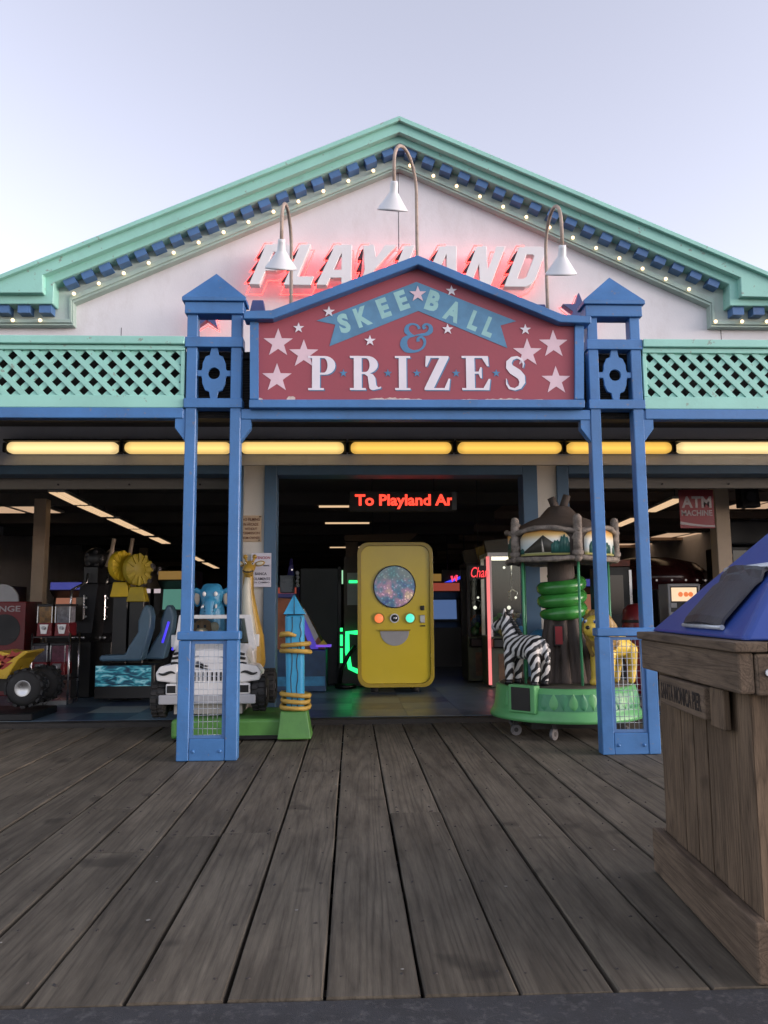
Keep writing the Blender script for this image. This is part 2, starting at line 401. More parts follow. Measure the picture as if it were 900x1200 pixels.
# ================================================================== GROUND AND DECK
EDGE = 2.735
setp(BX(-60, 60, -60, EDGE - .004, -.5, -.007).build('road', M['asphalt']), kind='structure')
setp(BX(-400, 400, -400, 600, -.9, -.62).build('ground', paint('packed_earth', (.10, .09, .08), .9, .2, .3, .3, 20, .3)), kind='structure')
deck = thing('deck', None, None, (0, EDGE, 0)); deck['kind'] = 'structure'
for i in range(14): BX(-7.9, 8.9, EDGE + .12 + i * .46, EDGE + .17 + i * .46, -.28, -.052).build('joist', M['dark'], deck)
PW, GAP = .3185, .013
pm = {}
def plank_mesh(k, L):
    key = (k, round(L, 2))
    if key in pm: return pm[key]
    rnd = random.Random(k * 31 + int(L * 100))
    mb = MB(); n = 8; w = (PW - GAP) / 2
    # a board with slightly ragged, eased edges
    rows = []
    for j in range(n + 1):
        y = L * j / n
        a = rnd.uniform(-.0018, .0018); b = rnd.uniform(-.0018, .0018)
        rows.append([(-w + a, y, -.05), (-w + a, y, -.006), (-w + .006 + a, y, 0), (0, y, rnd.uniform(-.002, .001)), (w - .006 + b, y, 0), (w + b, y, -.006), (w + b, y, -.05)])
    vs = [p for r in rows for p in r]; fs = []
    for j in range(n):
        for q in range(6): fs.append((j * 7 + q, j * 7 + q + 1, (j + 1) * 7 + q + 1, (j + 1) * 7 + q))
        fs.append((j * 7 + 6, j * 7, (j + 1) * 7, (j + 1) * 7 + 6))
    fs.append(tuple(range(6, -1, -1))); fs.append(tuple(n * 7 + q for q in range(7)))
    mb.add(vs, fs); pm[key] = mb.mesh('plank', M['deckwood']); return pm[key]
YE = 8.80
for i in range(-23, 26):
    xc = -.729 + PW * (i + .5)
    rnd = random.Random(i + 400)
    cuts = [EDGE + rnd.uniform(0, .012)]
    j = {-2: 4.35, -1: 4.62, 1: 6.3}.get(i, rnd.uniform(3.6, 7.8) if i % 3 == 0 else YE + 1)
    cuts += ([j] if j < YE else []) + [YE + rnd.uniform(-.01, .01)]
    for a, b in zip(cuts, cuts[1:]):
        pk = inst(plank_mesh(i % 5, b - a - .004), 'plank', deck, (xc + rnd.uniform(-.002, .002), a, rnd.uniform(-.0035, .0015)))
        if -7 < i < 9:
            nm_ = MB()
            for q in range(int((b - a) / .46) + 1):
                yq = min(max(.03, EDGE + .145 + q * .46 - (a if a > 3 else EDGE)), b - a - .03)
                for s in (-1, 1): nm_.cyl((s * (.105 + rnd.uniform(-.012, .012)), yq + rnd.uniform(-.012, .012), -.004), (s * .105 + rnd.uniform(-.01, .01), yq, .0012), .0055, n=7)
            no_ = nm_.build('nail_heads', M['nail'], pk, local=True); no_['kind'] = 'stuff'
setp(BX(-7.9, 8.9, 8.815, 8.98, -.2, .046).build('threshold', paint('dark_threshold_plate', (.028, .024, .02), .7, .2, 3, .1, 40, .3), None, bevel=.006), kind='structure')

# arcade floor: vinyl tiles near the doors, the material carries on beyond
m_, nt_, b_, vec_, oi_ = base('arcade_vinyl_floor')
tc_ = _n(nt_, 'ShaderNodeTexCoord'); ck = _n(nt_, 'ShaderNodeTexVoronoi', Scale=1.6); ck.distance = 'CHEBYCHEV'; ck.inputs['Randomness'].default_value = 0
nt_.links.new(tc_.outputs['Object'], ck.inputs['Vector'])
sep = _n(nt_, 'ShaderNodeSeparateColor'); nt_.links.new(ck.outputs['Color'], sep.inputs[0])
nt_.links.new(ramp(nt_, sep.outputs[0], [(.3, (.03, .05, .085)), (.32, (.10, .12, .13)), (.6, (.10, .12, .13)), (.62, (.05, .075, .11))]), b_.inputs['Base Color'])
b_.inputs['Roughness'].default_value = .3
af = setp(BX(-11, 12, 9.0, 38, -.1, .046).build('arcade_floor', m_), kind='structure')
TC = [paint('blue_grey_floor_tile', (.10, .15, .20), .35, .15, 3, .03, 30, .3), paint('pale_floor_tile', (.30, .32, .31), .35, .12, 3, .03, 30, .35), paint('dark_blue_floor_tile', (.045, .07, .12), .35, .15, 3, .03, 30, .3), paint('grey_floor_tile', (.17, .20, .21), .35, .15, 3, .03, 30, .3)]
tw = .62
tms = [BX(.002, tw - .002, .002, tw - .002, .046, .0505).mesh('floor_tile', t) for t in TC]
for ix in range(-9, 10):
    for iy in range(6):
        r = random.Random(ix * 17 + iy * 5 + 3)
        k = (ix + iy) % 2 * 2 if r.random() < .55 else r.choice([0, 1, 3])
        inst(tms[k], 'floor_tile', af, (ix * tw, 8.99 + iy * tw, 0))

# ================================================================== ARCADE BUILDING
bld = thing('arcade_building', 'white gabled arcade front with mint cornice and open doorways', 'building', (.55, 8.85, 0))
YW = 8.85
XL, XR = -8.6, 9.7
def pz(px, py, Y): return at(px, py, Y)
# white wall above the doors, up under the rake
hz = 2.85
apx = pz(468, 165, YW); zl = AZ(30, 380, YW)
wl = pz(60, 345, YW); wr = pz(856, 347, YW)
MB().prism([(XL, hz), (XR, hz), (XR, zl + .25), (wr[0], wr[1]), apx, (wl[0], wl[1]), (XL, zl + .25)], YW, YW + .2).build('front_wall', M['white'], bld)
# shadow joints between the wall sheets
for px, y0, y1 in ((467, 196, 310), (142, 384, 399), (845, 386, 399)):
    x = AX(px, (y0 + y1) / 2, YW)
    BX(x - .0035, x + .0035, YW - .002, YW + .01, AZ(px, y1, YW) - .3, AZ(px, y0, YW)).build('wall_joint', M['dark'], bld)
# cornice bands; each band is a moulding between two lines of the gable
def line_ext(p, q, x): return q[1] + (x - q[0]) * (q[1] - p[1]) / (q[0] - p[0])
def band(name, mat, Y, up, lo, Y1=YW + .05, bevel=.006):
    "up/lo: pixel paths left to right"
    P = [pz(a, b, Y) for a, b in up]; Q = [pz(a, b, Y) for a, b in lo]
    return MB().prism(P + Q[::-1], Y, Y1).build(name, mat, bld, bevel=bevel)
band('crown_moulding', M['mint'], 8.52, [(-34, 337), (468, 138), (942, 338)], [(-34, 343), (50, 343), (50, 322), (468, 154.5), (868, 325), (869, 347), (942, 349)])
band('crown_lip', M['mint'], 8.47, [(-37, 336), (468, 135.5), (945, 337)], [(-37, 341), (468, 141), (945, 342)], 8.515, .004)
band('cornice_fascia', M['mint'], 8.60, [(-34, 340), (46, 340), (46, 320), (468, 150), (872, 322), (873, 344), (942, 346)], [(-34, 356), (62, 356), (63, 331), (468, 167.5), (855, 333), (855.5, 358), (942, 359)])
band('frieze', M['frieze'], 8.765, [(-34, 350), (55, 350), (56, 325), (468, 162), (862, 327), (862, 352), (942, 353)], [(-34, 376), (82, 376), (82, 349), (468, 192), (836, 351), (837, 378), (942, 379)])
for a, b, mt, Y in ((0, 4, 'mint_dull', 8.735), (5, 7, 'mint_dull', 8.75)):
    band('frieze_bead', M[mt], Y, [(-34, 374 + a), (81 + a * .7, 374 + a), (81 + a * .7, 347 + a), (468, 190 + a), (837 - a * .7, 350 + a), (838 - a * .7, 376 + a), (942, 377 + a)],
         [(-34, 374 + b), (81 + b * .7, 374 + b), (81 + b * .7, 348 + b), (468, 190 + b), (837 - b * .7, 351 + b), (838 - b * .7, 376 + b), (942, 377 + b)], YW + .02, .003)
# dentils: one mesh, many blocks
YD = 8.635
dw = .132
dm = BX(-dw / 2, dw / 2, 0, .135, -.105, .02).mesh('dentil', M['blue_dark'])
def dentil(px, py, ang, k):
    x, z = pz(px, py, YD); inst(dm, 'dentil', bld, (x, YD, z + .004), (0, -ang, 0), (1, 1, 1 + .03 * ((k * 7) % 3 - 1)))
aL = math.atan2(pz(468, 168, YD)[1] - pz(63, 331, YD)[1], pz(468, 168, YD)[0] - pz(63, 331, YD)[0])
aR = math.atan2(pz(855, 333, YD)[1] - pz(468, 168, YD)[1], pz(855, 333, YD)[0] - pz(468, 168, YD)[0])
for k in range(19):
    t = k / 18; px = 79 + (452 - 79) * t
    dentil(px, 331 + (167.5 - 331) * (px - 63) / (468 - 63) - .5, aL, k)
for k in range(18):
    t = k / 17; px = 484 + (839 - 484) * t
    dentil(px, 168 + (333 - 168) * (px - 468) / (855 - 468) - .5, aR, k)
dentil(468, 167, 0, 0)
for px in (53, 28, 3.5, -21): dentil(px, 356, 0, 1)
for px in (865, 889, 913, 937): dentil(px, 358.5, 0, 2)
# bulbs along the frieze: each a socket with a lit globe
M['bulb'] = emit('warm_bulb', (1, .66, .34), 3.2)
blm = MB().ball((0, -.042, -.012), .020, 10, 7).mesh('bulb', M['bulb'])
skm = MB().cyl((0, .03, .004), (0, -.022, -.005), .017, .015, 8).mesh('bulb_socket', M['mint_dull'])
def bulb(px, py):
    x, z = pz(px, py, 8.71); s = inst(skm, 'bulb_socket', bld, (x, 8.74, z)); inst(blm, 'bulb', s, (0, 0, 0), world=False)
for k in range(14):
    px = 87 + k * 29.2
    if px < 466: bulb(px, 343.5 + (187 - 343.5) * (px - 87) / (468 - 87))
for k in range(13): bulb(480.5 + k * 27.2, 193.5 + (345.5 - 193.5) * k / 12.6)
for px in (15.5, 47.5, -16): bulb(px, 374.5)
for px in (838, 869, 898, 928): bulb(px, 376)
# roof and body behind the front
rz = pz(468, 148, 8.58)
for sx, px, py in ((-1, -34, 338), (1, 942, 339)):
    e = pz(px, py + 3, 8.58)
    MB().add([(rz[0], 8.58, rz[1]), (e[0], 8.58, e[1]), (e[0], 38, e[1]), (rz[0], 38, rz[1]), (rz[0], 8.58, rz[1] - .06), (e[0], 8.58, e[1] - .06), (e[0], 38, e[1] - .06), (rz[0], 38, rz[1] - .06)],
             [(0, 1, 2, 3), (4, 7, 6, 5), (0, 4, 5, 1), (1, 5, 6, 2), (2, 6, 7, 3), (3, 7, 4, 0)]).build('roof', paint('grey_roof_felt', (.16, .16, .17), .9, .15, 1, .2, 40, .3), bld)
for a, b in ((XL, pz(-34, 343, 8.5)[0] - .012), (pz(942, 349, 8.5)[0] + .012, XR)):
    BX(a, b, 8.4, YW + .3, zl + .1, zl + .42).build('wing_cornice', M['mint'], bld, bevel=.006)
# door piers and frames (pixel columns at the wall plane)
def pier(x0, x1): BX(x0, x1, YW + .004, YW + .24, 0, hz - .004).build('pier', M['cream'], bld)
pLx0, pLx1, pRx0, pRx1 = AX(283, 600, YW), AX(312, 600, YW), AX(628, 600, YW), AX(655, 600, YW)
pier(pLx0, pLx1); pier(pRx0, pRx1)
tl = .115
hd = AZ(450, 557, YW)
BX(pLx1 - .02, pLx1 + tl, YW - .03, YW + .25, .05, hz - .01).build('door_jamb', M['trim_blue'], bld, bevel=.004)
BX(pRx0 - tl - .03, pRx0 + .02, YW - .03, YW + .25, .05, hz - .01).build('door_jamb', M['trim_blue'], bld, bevel=.004)
BX(pLx1 + tl + .002, pRx0 - tl - .032, YW - .03, YW + .25, hd, hz - .01).build('door_head', M['trim_blue'], bld, bevel=.004)
BX(pLx0 - tl, pLx0 + .02, YW - .03, YW + .25, .05, hz - .01).build('door_jamb', M['trim_blue'], bld, bevel=.004)
BX(pRx1 - .02, pRx1 + tl, YW - .03, YW + .25, .05, hz - .01).build('door_jamb', M['trim_blue'], bld, bevel=.004)
for a, b in ((XL, pLx0 - tl - .002), (pRx1 + tl + .002, XR)):
    BX(a, b, YW - .03, YW + .25, AZ(100, 556, YW), hz - .01).build('door_head', M['trim_blue'], bld, bevel=.004)
    BX(a, b, YW + .3, YW + .36, AZ(100, 573, YW + .3), AZ(100, 553, YW + .3)).build('rolling_door_bar', M['doorbar'], bld, bevel=.004)
    for k in range(9):
        x = a + (b - a) * (k + .5) / 9
        MB().cyl((x, YW + .285, AZ(100, 568, YW + .3)), (x, YW + .31, AZ(100, 568, YW + .3)), .012, n=8).build('bolt', M['black'], bld)
BX(XL - .2, XL, YW, 38, 0, 4.6).build('side_wall', M['white'], bld); BX(XR, XR + .2, YW, 38, 0, 4.6).build('side_wall', M['white'], bld)
# door track inside the middle opening
BX(pLx1 + tl, pRx0 - tl - .03, 9.2, 9.3, 2.78, 2.84).build('door_track', M['grey'], bld)

# room inside
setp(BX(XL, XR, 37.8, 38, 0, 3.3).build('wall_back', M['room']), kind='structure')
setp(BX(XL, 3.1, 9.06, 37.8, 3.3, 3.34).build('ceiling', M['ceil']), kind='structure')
setp(BX(3.1, XR, 9.06, 37.8, 3.3, 3.36).build('ceiling', M['ceil_lit']), kind='structure')
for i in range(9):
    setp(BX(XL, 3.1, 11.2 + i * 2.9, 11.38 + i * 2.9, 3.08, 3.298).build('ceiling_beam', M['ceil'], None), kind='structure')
    setp(BX(3.102, XR, 11.2 + i * 2.9, 11.38 + i * 2.9, 3.14, 3.298).build('ceiling_beam', M['ceil_lit'], None), kind='structure')

# ================================================================== PORCH: roof, towers, lattice, sign
YP = 6.80
prf = thing('porch_roof', 'dark porch roof between the lattice front and the white wall', 'roof', (.55, 7.8, 3.3))
MB().add([(XL, 6.93, 3.47), (XR, 6.93, 3.47), (XR, YW - .003, 4.0), (XL, YW - .003, 4.0), (XL, 6.93, 3.53), (XR, 6.93, 3.53), (XR, YW - .003, 4.06), (XL, YW - .003, 4.06)],
         [(0, 3, 2, 1), (4, 5, 6, 7), (0, 1, 5, 4), (1, 2, 6, 5), (2, 3, 7, 6), (3, 0, 4, 7)]).build('roof_slab', M['net'], prf)
nb = 9
for k in range(nb):
    y0 = 6.98 + k * (YW - 6.98) / nb
    BX(XL, XR, y0, y0 + (YW - 6.98) / nb - .008, 3.285, 3.31).build('soffit_board', M['ceil'], prf)
BX(XL, XR, 6.95, 6.965, 2.93, 3.46).build('bird_netting', M['net'], prf)
# wavy folds of the netting seen through the towers
mb = MB()
for k in range(22):
    z = 2.95 + k * .024
    mb.tube([(-1.5 + i * .05, 6.945, z + .006 * sin(i * 1.3 + k)) for i in range(13)], .0022, 4)
    mb.tube([(2.1 + i * .05, 6.945, z + .006 * sin(i * 1.1 + k * 2)) for i in range(13)], .0022, 4)
o = mb.build('netting_fold', paint('frayed_net_cord', (.055, .05, .042), .9, .2, 20, 0, 60, 0), prf); o['kind'] = 'stuff'

def tower(px0, px1, label):
    "two blue posts with a wire panel below and a pierced panel and cap above"
    x0, x1 = AX(px0, 600, YP), AX(px0, 600, YP) + .478
    xm = (x0 + x1) / 2; ps = .092; D = .11
    t = thing('porch_tower', label, 'porch tower', (xm, YP + D / 2, 0), 'blue porch towers')
    zt = AZ(450, 354, YP)
    z_rail, z_bot = AZ(240, 740, YP), AZ(240, 866, YP)
    for s in (0, 1):
        a = x0 if s == 0 else x1 - ps
        BX(a, a + ps, YP, YP + D, AZ(240, 750, YP), zt - .09).build('post', M['blue'], t, bevel=.006)
        b = x0 - .010 if s == 0 else x1 + .010 - .10      # wider foot of the panel
        BX(b, b + .10, YP - .008, YP + D + .008, .002, AZ(240, 750.5, YP)).build('panel_stile', M['blue'], t, bevel=.006)
    BX(x0 - .022, x1 + .022, YP - .02, YP + D + .02, AZ(240, 750, YP), z_rail).build('middle_rail', M['blue'], t, bevel=.008)
    k = BX(x0 + .092, x1 - .092, YP - .004, YP + D - .01, .002, z_bot).build('kick_board', M['blue'], t, bevel=.006)
    for xx in (xm - .11, xm + .11): MB().ball((xx, YP - .006, z_bot - .10), .014, 8, 6).build('bolt', M['blue'], k)
    fr = MB()
    a0, a1, c0, c1 = x0 + .092, x1 - .092, z_bot + .002, AZ(240, 751, YP)
    for q in ((a0, a0 + .028, c0, c1), (a1 - .028, a1, c0, c1), (a0 + .029, a1 - .029, c0, c0 + .025), (a0 + .029, a1 - .029, c1 - .025, c1)):
        fr.box(q[0], q[1], YP + .012, YP + .045, q[2], q[3])
    fr.build('mesh_frame', M['blue_dark'], t)
    wr_ = MB()
    a0 += .026; a1 -= .026; c0 += .024; c1 -= .024
    nx, nz = 6, 14
    for i in range(nx + 1):
        x = a0 + (a1 - a0) * i / nx + random.uniform(-.003, .003); wr_.cyl((x, YP + .03, c0), (x + random.uniform(-.004, .004), YP + .03, c1), .0028, n=6)
    for i in range(nz + 1):
        z = c0 + (c1 - c0) * i / nz; wr_.cyl((a0, YP + .034, z), (a1, YP + .034, z + random.uniform(-.004, .004)), .0028, n=6)
    wr_.build('wire_mesh', M['galv'], t)
    # upper part
    zz = lambda py: AZ(240, py, YP)
    BX(x0 - .014, x1 + .014, YP - .016, YP + D + .016, zz(478), zz(467)).build('lower_rail', M['blue'], t, bevel=.005)
    BX(x0 - .014, x1 + .014, YP - .016, YP + D + .016, zz(407), zz(395)).build('upper_rail', M['blue'], t, bevel=.005)
    # pierced medallion panel
    zc = (zz(407) + zz(467)) / 2; hh = (zz(407) - zz(467)) / 2; w = (x1 - x0) / 2 - ps
    o1 = [(-.028, -hh), (.028, -hh), (.04, -hh * .72), (.075, -hh * .66), (.10, -hh * .40), (.102, -.05), (.11, -.026), (w, -.026), (w, .026), (.11, .026), (.102, .05), (.10, hh * .40), (.075, hh * .66), (.04, hh * .72), (.028, hh), (-.028, hh)]
    o1 += [(-x, z) for x, z in ((.04, hh * .72), (.075, hh * .66), (.10, hh * .40), (.102, .05), (.11, .026), (w, .026), (w, -.026), (.11, -.026), (.102, -.05), (.10, -hh * .40), (.075, -hh * .66), (.04, -hh * .72))]
    MB().prism([[(xm + x, zc + z) for x, z in o1], circ(xm, zc, .052, 20)[::-1]], YP + .012, YP + .04).build('medallion_panel', M['blue'], t, bevel=.003)
    BX(x0 - .018, x1 + .018, YP - .03, YP + D + .03, zz(368.5), zz(355)).build('cap_fascia', M['blue'], t, bevel=.005)
    BX(x0 - .04, x1 + .04, YP - .055, YP + D + .055, zz(354.8), zz(350)).build('cap_plate', M['blue'], t, bevel=.004)
    zp0, zp1 = zz(350) + .001, AZ(253, 320.5, YP + .05)
    MB().add([(x0 - .035, YP - .05, zp0), (x1 + .035, YP - .05, zp0), (x1 + .035, YP + D + .05, zp0), (x0 - .035, YP + D + .05, zp0), (xm, YP + D / 2, zp1)], [(0, 1, 4), (1, 2, 4), (2, 3, 4), (3, 0, 4), (3, 2, 1, 0)]).build('pyramid_cap', M['blue'], t)
    # corbels under the beam on both sides
    for s in (-1, 1):
        e = x0 if s < 0 else x1
        zt_, zb = AZ(240, 479, YP), AZ(240, 517, YP)
        MB().prism([(e, zb), (e, zt_), (e + s * .088, zt_), (e + s * .088, zb + .12)], YP + .012, YP + D - .012).build('corbel', M['blue'], t, bevel=.004)
    return t, x0, x1
tL, tLx0, tLx1 = tower(214.3, 283, 'blue lattice porch tower left of the red sign, in front of the jeep ride')
tR, tRx0, tRx1 = tower(696.7, 759, 'blue lattice porch tower right of the red sign, in front of the carousel')

def lattice(xa, xb, label):
    t = thing('lattice_screen', label, 'lattice screen', ((xa + xb) / 2, YP + .05, AZ(450, 490, YP)), 'mint lattice screens')
    z = lambda py: AZ(450, py, YP)
    BX(xa, xb, YP - .0, YP + .10, z(490.5), z(478.3)).build('beam', M['blue'], t, bevel=.006)
    BX(xa, xb, YP + .008, YP + .07, z(478), z(463.5)).build('bottom_rail', M['mint'], t, bevel=.005)
    BX(xa, xb, YP - .03, YP + .09, z(405.5), z(396.5)).build('top_rail', M['mint'], t, bevel=.006)
    BX(xa, xb, YP + .002, YP + .07, z(411.5), z(406)).build('top_moulding', M['mint'], t, bevel=.004)
    z0, z1 = z(463.5), z(411.5)
    inner = xb if abs(xb) < abs(xa) else xa
    for e, s in ((xa, 1), (xb, -1)): BX(e, e + s * .035, YP + .01, YP + .068, z0 + .001, z1 - .001).build('stile', M['mint'], t, bevel=.004)
    a0, a1 = xa + .035, xb - .035
    p = .156; h = z1 - z0; sw = .048 / 2 * math.sqrt(2)
    for s, y in ((-1, YP + .018), (1, YP + .032)):
        u = a0 - h
        while u < a1 + h:
            # a slat from (u, z0) to (u + h, z1) (s = 1) or falling (s = -1), clipped to the opening
            quad = [(u - sw, z0), (u + sw, z0), (u + h + sw, z1), (u + h - sw, z1)] if s > 0 else [(u - sw, z1), (u + sw, z1), (u + h + sw, z0), (u + h - sw, z0)]
            poly = quad
            for ex, sg in ((a0, 1), (a1, -1)):
                out = []
                for i in range(len(poly)):
                    A, B = poly[i], poly[(i + 1) % len(poly)]
                    ia, ib = (A[0] - ex) * sg >= 0, (B[0] - ex) * sg >= 0
                    if ia: out.append(A)
                    if ia != ib:
                        f = (ex - A[0]) / (B[0] - A[0]); out.append((ex, A[1] + f * (B[1] - A[1])))
                poly = out
                if len(poly) < 3: break
            if len(poly) >= 3: MB().prism(poly, y, y + .0125).build('slat', M['mint'], t)
            u += p
    return t
lattice(AX(-260, 450, YP), tLx0 - .016, 'mint green diagonal lattice left of the red sign')
lattice(tRx1 + .016, AX(1160, 450, YP), 'mint green diagonal lattice right of the red sign')

# ---- the red signboard
YS = 6.74
sg = thing('hanging_signboard', 'red gabled skee ball and prizes signboard in a blue frame', 'sign', (AX(488, 400, YS), YS + .05, AZ(488, 490, YP)))
sp = lambda px, py: at(px, py, YS)
BX(tLx1 + .002, tRx0 - .002, YP + .002, YP + .10, AZ(450, 491.5, YP), AZ(450, 479.5, YP)).build('beam', M['blue'], sg, bevel=.006)
brd = [sp(299, 473), sp(678, 473), sp(678, 377), sp(655, 374), sp(489, 309), sp(320, 372), sp(299, 377)]
board = MB().prism(brd, YS + .02, YS + .05).build('board', M['sign_red'], sg)
bfr = [[sp(292, 478), sp(685, 478), sp(685, 468.5), sp(292, 468.5)], [sp(293, 468.2), sp(303, 468.2), sp(303, 377), sp(293, 377)], [sp(673.5, 468.2), sp(684, 468.2), sp(684, 378), sp(673.5, 378)]]
for nme, poly in zip(('bottom_rail', 'side_stile', 'side_stile'), bfr): MB().prism(poly, YS - .012, YS + .07).build(nme, M['blue'], sg, bevel=.005)
roofp = [sp(287, 377), sp(321, 377), sp(489, 314), sp(654, 381), sp(690, 382), sp(690, 374), sp(657, 372), sp(488.5, 303), sp(319, 367), sp(287, 368)]
MB().prism(roofp, YS - .075, YS + .09).build('gable_moulding', M['blue'], sg, bevel=.006)
# pale lip on the left and peeled patches
YB = YS + .02      # board face
def flat(poly, lift, name, mat, parent=None, th=.002):
    return MB().prism(poly, YB - lift - th, YB - lift).build(name, mat, parent or sg)
bp_ = lambda px, py: at(px, py, YB)
def PB(*pts): return [bp_(a, b) for a, b in pts]
rnd = random.Random(5)
for xa, xb, h in ((432, 494, 3.2), (568, 612, 2.4), (336, 346, 5), (303, 308, 5), (540, 560, 1.5), (625, 638, 1.2)):
    n = max(4, int((xb - xa) / 3))
    top = [(xa + (xb - xa) * i / n, 468.8 - h * (.35 + .65 * rnd.random()) * (sin(pi * (i + .5) / (n + 1)) ** .4)) for i in range(n + 1)]
    flat(PB(*([(xa, 469.2)] + top + [(xb, 469.2)])), .0006, 'peeled_patch', M['peel'])
k1 = bp_(1, 400)[0] - bp_(0, 400)[0]       # metres per pixel on the board
for cx, cy, R in ((326, 402, 18.5), (356, 415, 18.5), (324.5, 443, 18.5), (648.5, 403.5, 18.5), (618, 413.5, 18.5), (651.5, 446, 18.5)):
    x, z = bp_(cx, cy); flat(star(x, z, R * k1), .0008 if cx not in (356, 618) else .0012, 'star', M['sign_pink'])
for cx, cy, R in ((350, 384.5, 7), (385.5, 365.5, 7.5), (433.5, 399.5, 7.2), (524.5, 386, 7.2), (529, 341, 7.2), (615.5, 386.5, 7.2)):
    x, z = bp_(cx, cy); flat(star(x, z, R * k1), .0052, 'star', M['sign_white'])
bpoly = PB((371, 376), (488, 330.5), (605, 376.5), (586.5, 381.5), (594.5, 408), (490, 364.5), (386, 406), (393, 380.5))
flat(bpoly, .0016, 'banner', M['banner'])
x, z = bp_(489.5, 345); flat(star(x, z, 10.8 * k1), .0075, 'star', M['sign_pink'])
def blet(ch, px, py, ang, h, w, name='letter'):
    x, z = bp_(px, py); W, H = w * k1, h * k1
    text(ch, name, M['banner_text'], sg, -W / 2, W / 2, -H / 2, H / 2, -.0035, .052, .0025, Matrix.Translation((x, YB - .0004, z)) @ Matrix.Rotation(-RAD(ang), 4, 'Y'))
for ch, px, py, a in (('S', 403, 379, 17), ('K', 425, 371, 20), ('E', 449.5, 361, 20), ('E', 471, 352, 20), ('B', 507.5, 353, -19), ('A', 531, 365, -22), ('L', 556, 376, -22), ('L', 573.5, 383.5, -23)):
    blet(ch, px, py, a, 25 if ch not in 'BA' else 26, {'S': 13.5, 'K': 18, 'E': 13.5, 'B': 16, 'A': 20, 'L': 12}[ch])
x0, z0 = bp_(470, 412.5); x1, z1 = bp_(506, 379)
def smooth_path(P, W, k=5):
    out, ww = [], []
    for i in range(len(P) - 1):
        p0, p1, p2, p3 = P[max(i - 1, 0)], P[i], P[i + 1], P[min(i + 2, len(P) - 1)]
        for j in range(k):
            t = j / k
            out.append(tuple(.5 * ((2 * p1[c]) + (-p0[c] + p2[c]) * t + (2 * p0[c] - 5 * p1[c] + 4 * p2[c] - p3[c]) * t * t + (-p0[c] + 3 * p1[c] - 3 * p2[c] + p3[c]) * t ** 3) for c in (0, 1))); ww.append(W[i] + (W[i + 1] - W[i]) * t)
    return out + [P[-1]], ww + [W[-1]]
amp = MB()
for li, (P, W) in enumerate((([(.60, .80), (.52, .93), (.35, .97), (.21, .88), (.19, .72), (.30, .60), (.44, .55)], [.11, .07, .06, .12, .17, .13, .04]),
              ([(.44, .55), (.26, .53), (.12, .42), (.09, .24), (.18, .08), (.38, .02), (.60, .07), (.74, .22), (.76, .40), (.66, .52), (.55, .46), (.56, .36)], [.04, .10, .20, .24, .20, .10, .07, .08, .10, .09, .09, .12]),
              ([(.40, .56), (.60, .60), (.82, .62), (.95, .73), (.95, .89), (.83, .97), (.73, .90), (.77, .80)], [.03, .06, .12, .16, .12, .07, .09, .13]))):
    sp_, sw_ = smooth_path(P, W); lo = ribbon(sp_, sw_); h_ = len(sp_); L, R_ = lo[:h_], lo[h_:][::-1]
    f2 = lambda p: (x0 + p[0] * (x1 - x0), z0 + p[1] * (z1 - z0))
    ya = YB - .0030 - .0004 * li
    for i in range(h_ - 1):
        q = [f2(L[i]), f2(R_[i]), f2(R_[i + 1]), f2(L[i + 1])]
        amp.add([(a, ya, b) for a, b in q], [(0, 1, 2, 3)])
amp.build('ampersand', M['sign_blue'], sg)
# PRIZES in fat-and-thin slab letters
def arc(cx, cz, rx, rz, a0, a1, n=12): return [(cx + rx * cos(RAD(a0 + (a1 - a0) * i / n)), cz + rz * sin(RAD(a0 + (a1 - a0) * i / n))) for i in range(n + 1)]
GL = {}
GL['I'] = [[(0, 0), (.48, 0), (.48, .06), (.36, .06), (.36, .94), (.48, .94), (.48, 1), (0, 1), (0, .94), (.12, .94), (.12, .06), (0, .06)]]
GL['P'] = [[(0, 0), (.48, 0), (.48, .06), (.36, .06), (.36, .45)] + arc(.50, .725, .33, .275, -90, 90) + [(0, 1), (0, .94), (.12, .94), (.12, .06), (0, .06)], [(.36, .51)] + arc(.47, .725, .12, .215, -90, 90) + [(.36, .94)]]
GL['R'] = [[(0, 0), (.48, 0), (.48, .06), (.36, .06), (.36, .47), (.44, .47), (.54, .40), (.58, .12)] + arc(.70, .10, .12, .10, 190, 300, 6) + [(.93, .05), (.95, .11), (.86, .08), (.80, .14), (.77, .36), (.70, .46), (.60, .50)] + arc(.53, .745, .32, .255, -70, 90) + [(0, 1), (0, .94), (.12, .94), (.12, .06), (0, .06)], [(.36, .53)] + arc(.47, .735, .13, .205, -90, 90) + [(.36, .94)]]
GL['Z'] = [[(.0, 0), (.76, 0), (.80, .34), (.75, .34), (.62, .06), (.29, .06), (.76, .94), (.76, 1), (.05, 1), (.03, .69), (.08, .69), (.2, .94), (.47, .94), (0, .06)]]
GL['E'] = [[(0, 0), (.76, 0), (.80, .33), (.75, .33), (.6, .06), (.36, .06), (.36, .48), (.47, .48), (.52, .35), (.56, .35), (.56, .67), (.52, .67), (.47, .54), (.36, .54), (.36, .94), (.57, .94), (.71, .70), (.76, .70), (.74, 1), (0, 1), (0, .94), (.12, .94), (.12, .06), (0, .06)]]
spn = [(.56, .66), (.585, .78), (.53, .90), (.40, .965), (.26, .93), (.165, .82), (.17, .69), (.27, .585), (.41, .495), (.51, .39), (.535, .24), (.46, .10), (.31, .035), (.16, .07), (.085, .19), (.075, .34)]
wid = [.02, .05, .07, .07, .10, .16, .21, .25, .25, .22, .17, .11, .07, .07, .05, .02]
GL['S'] = [ribbon(spn, wid)]
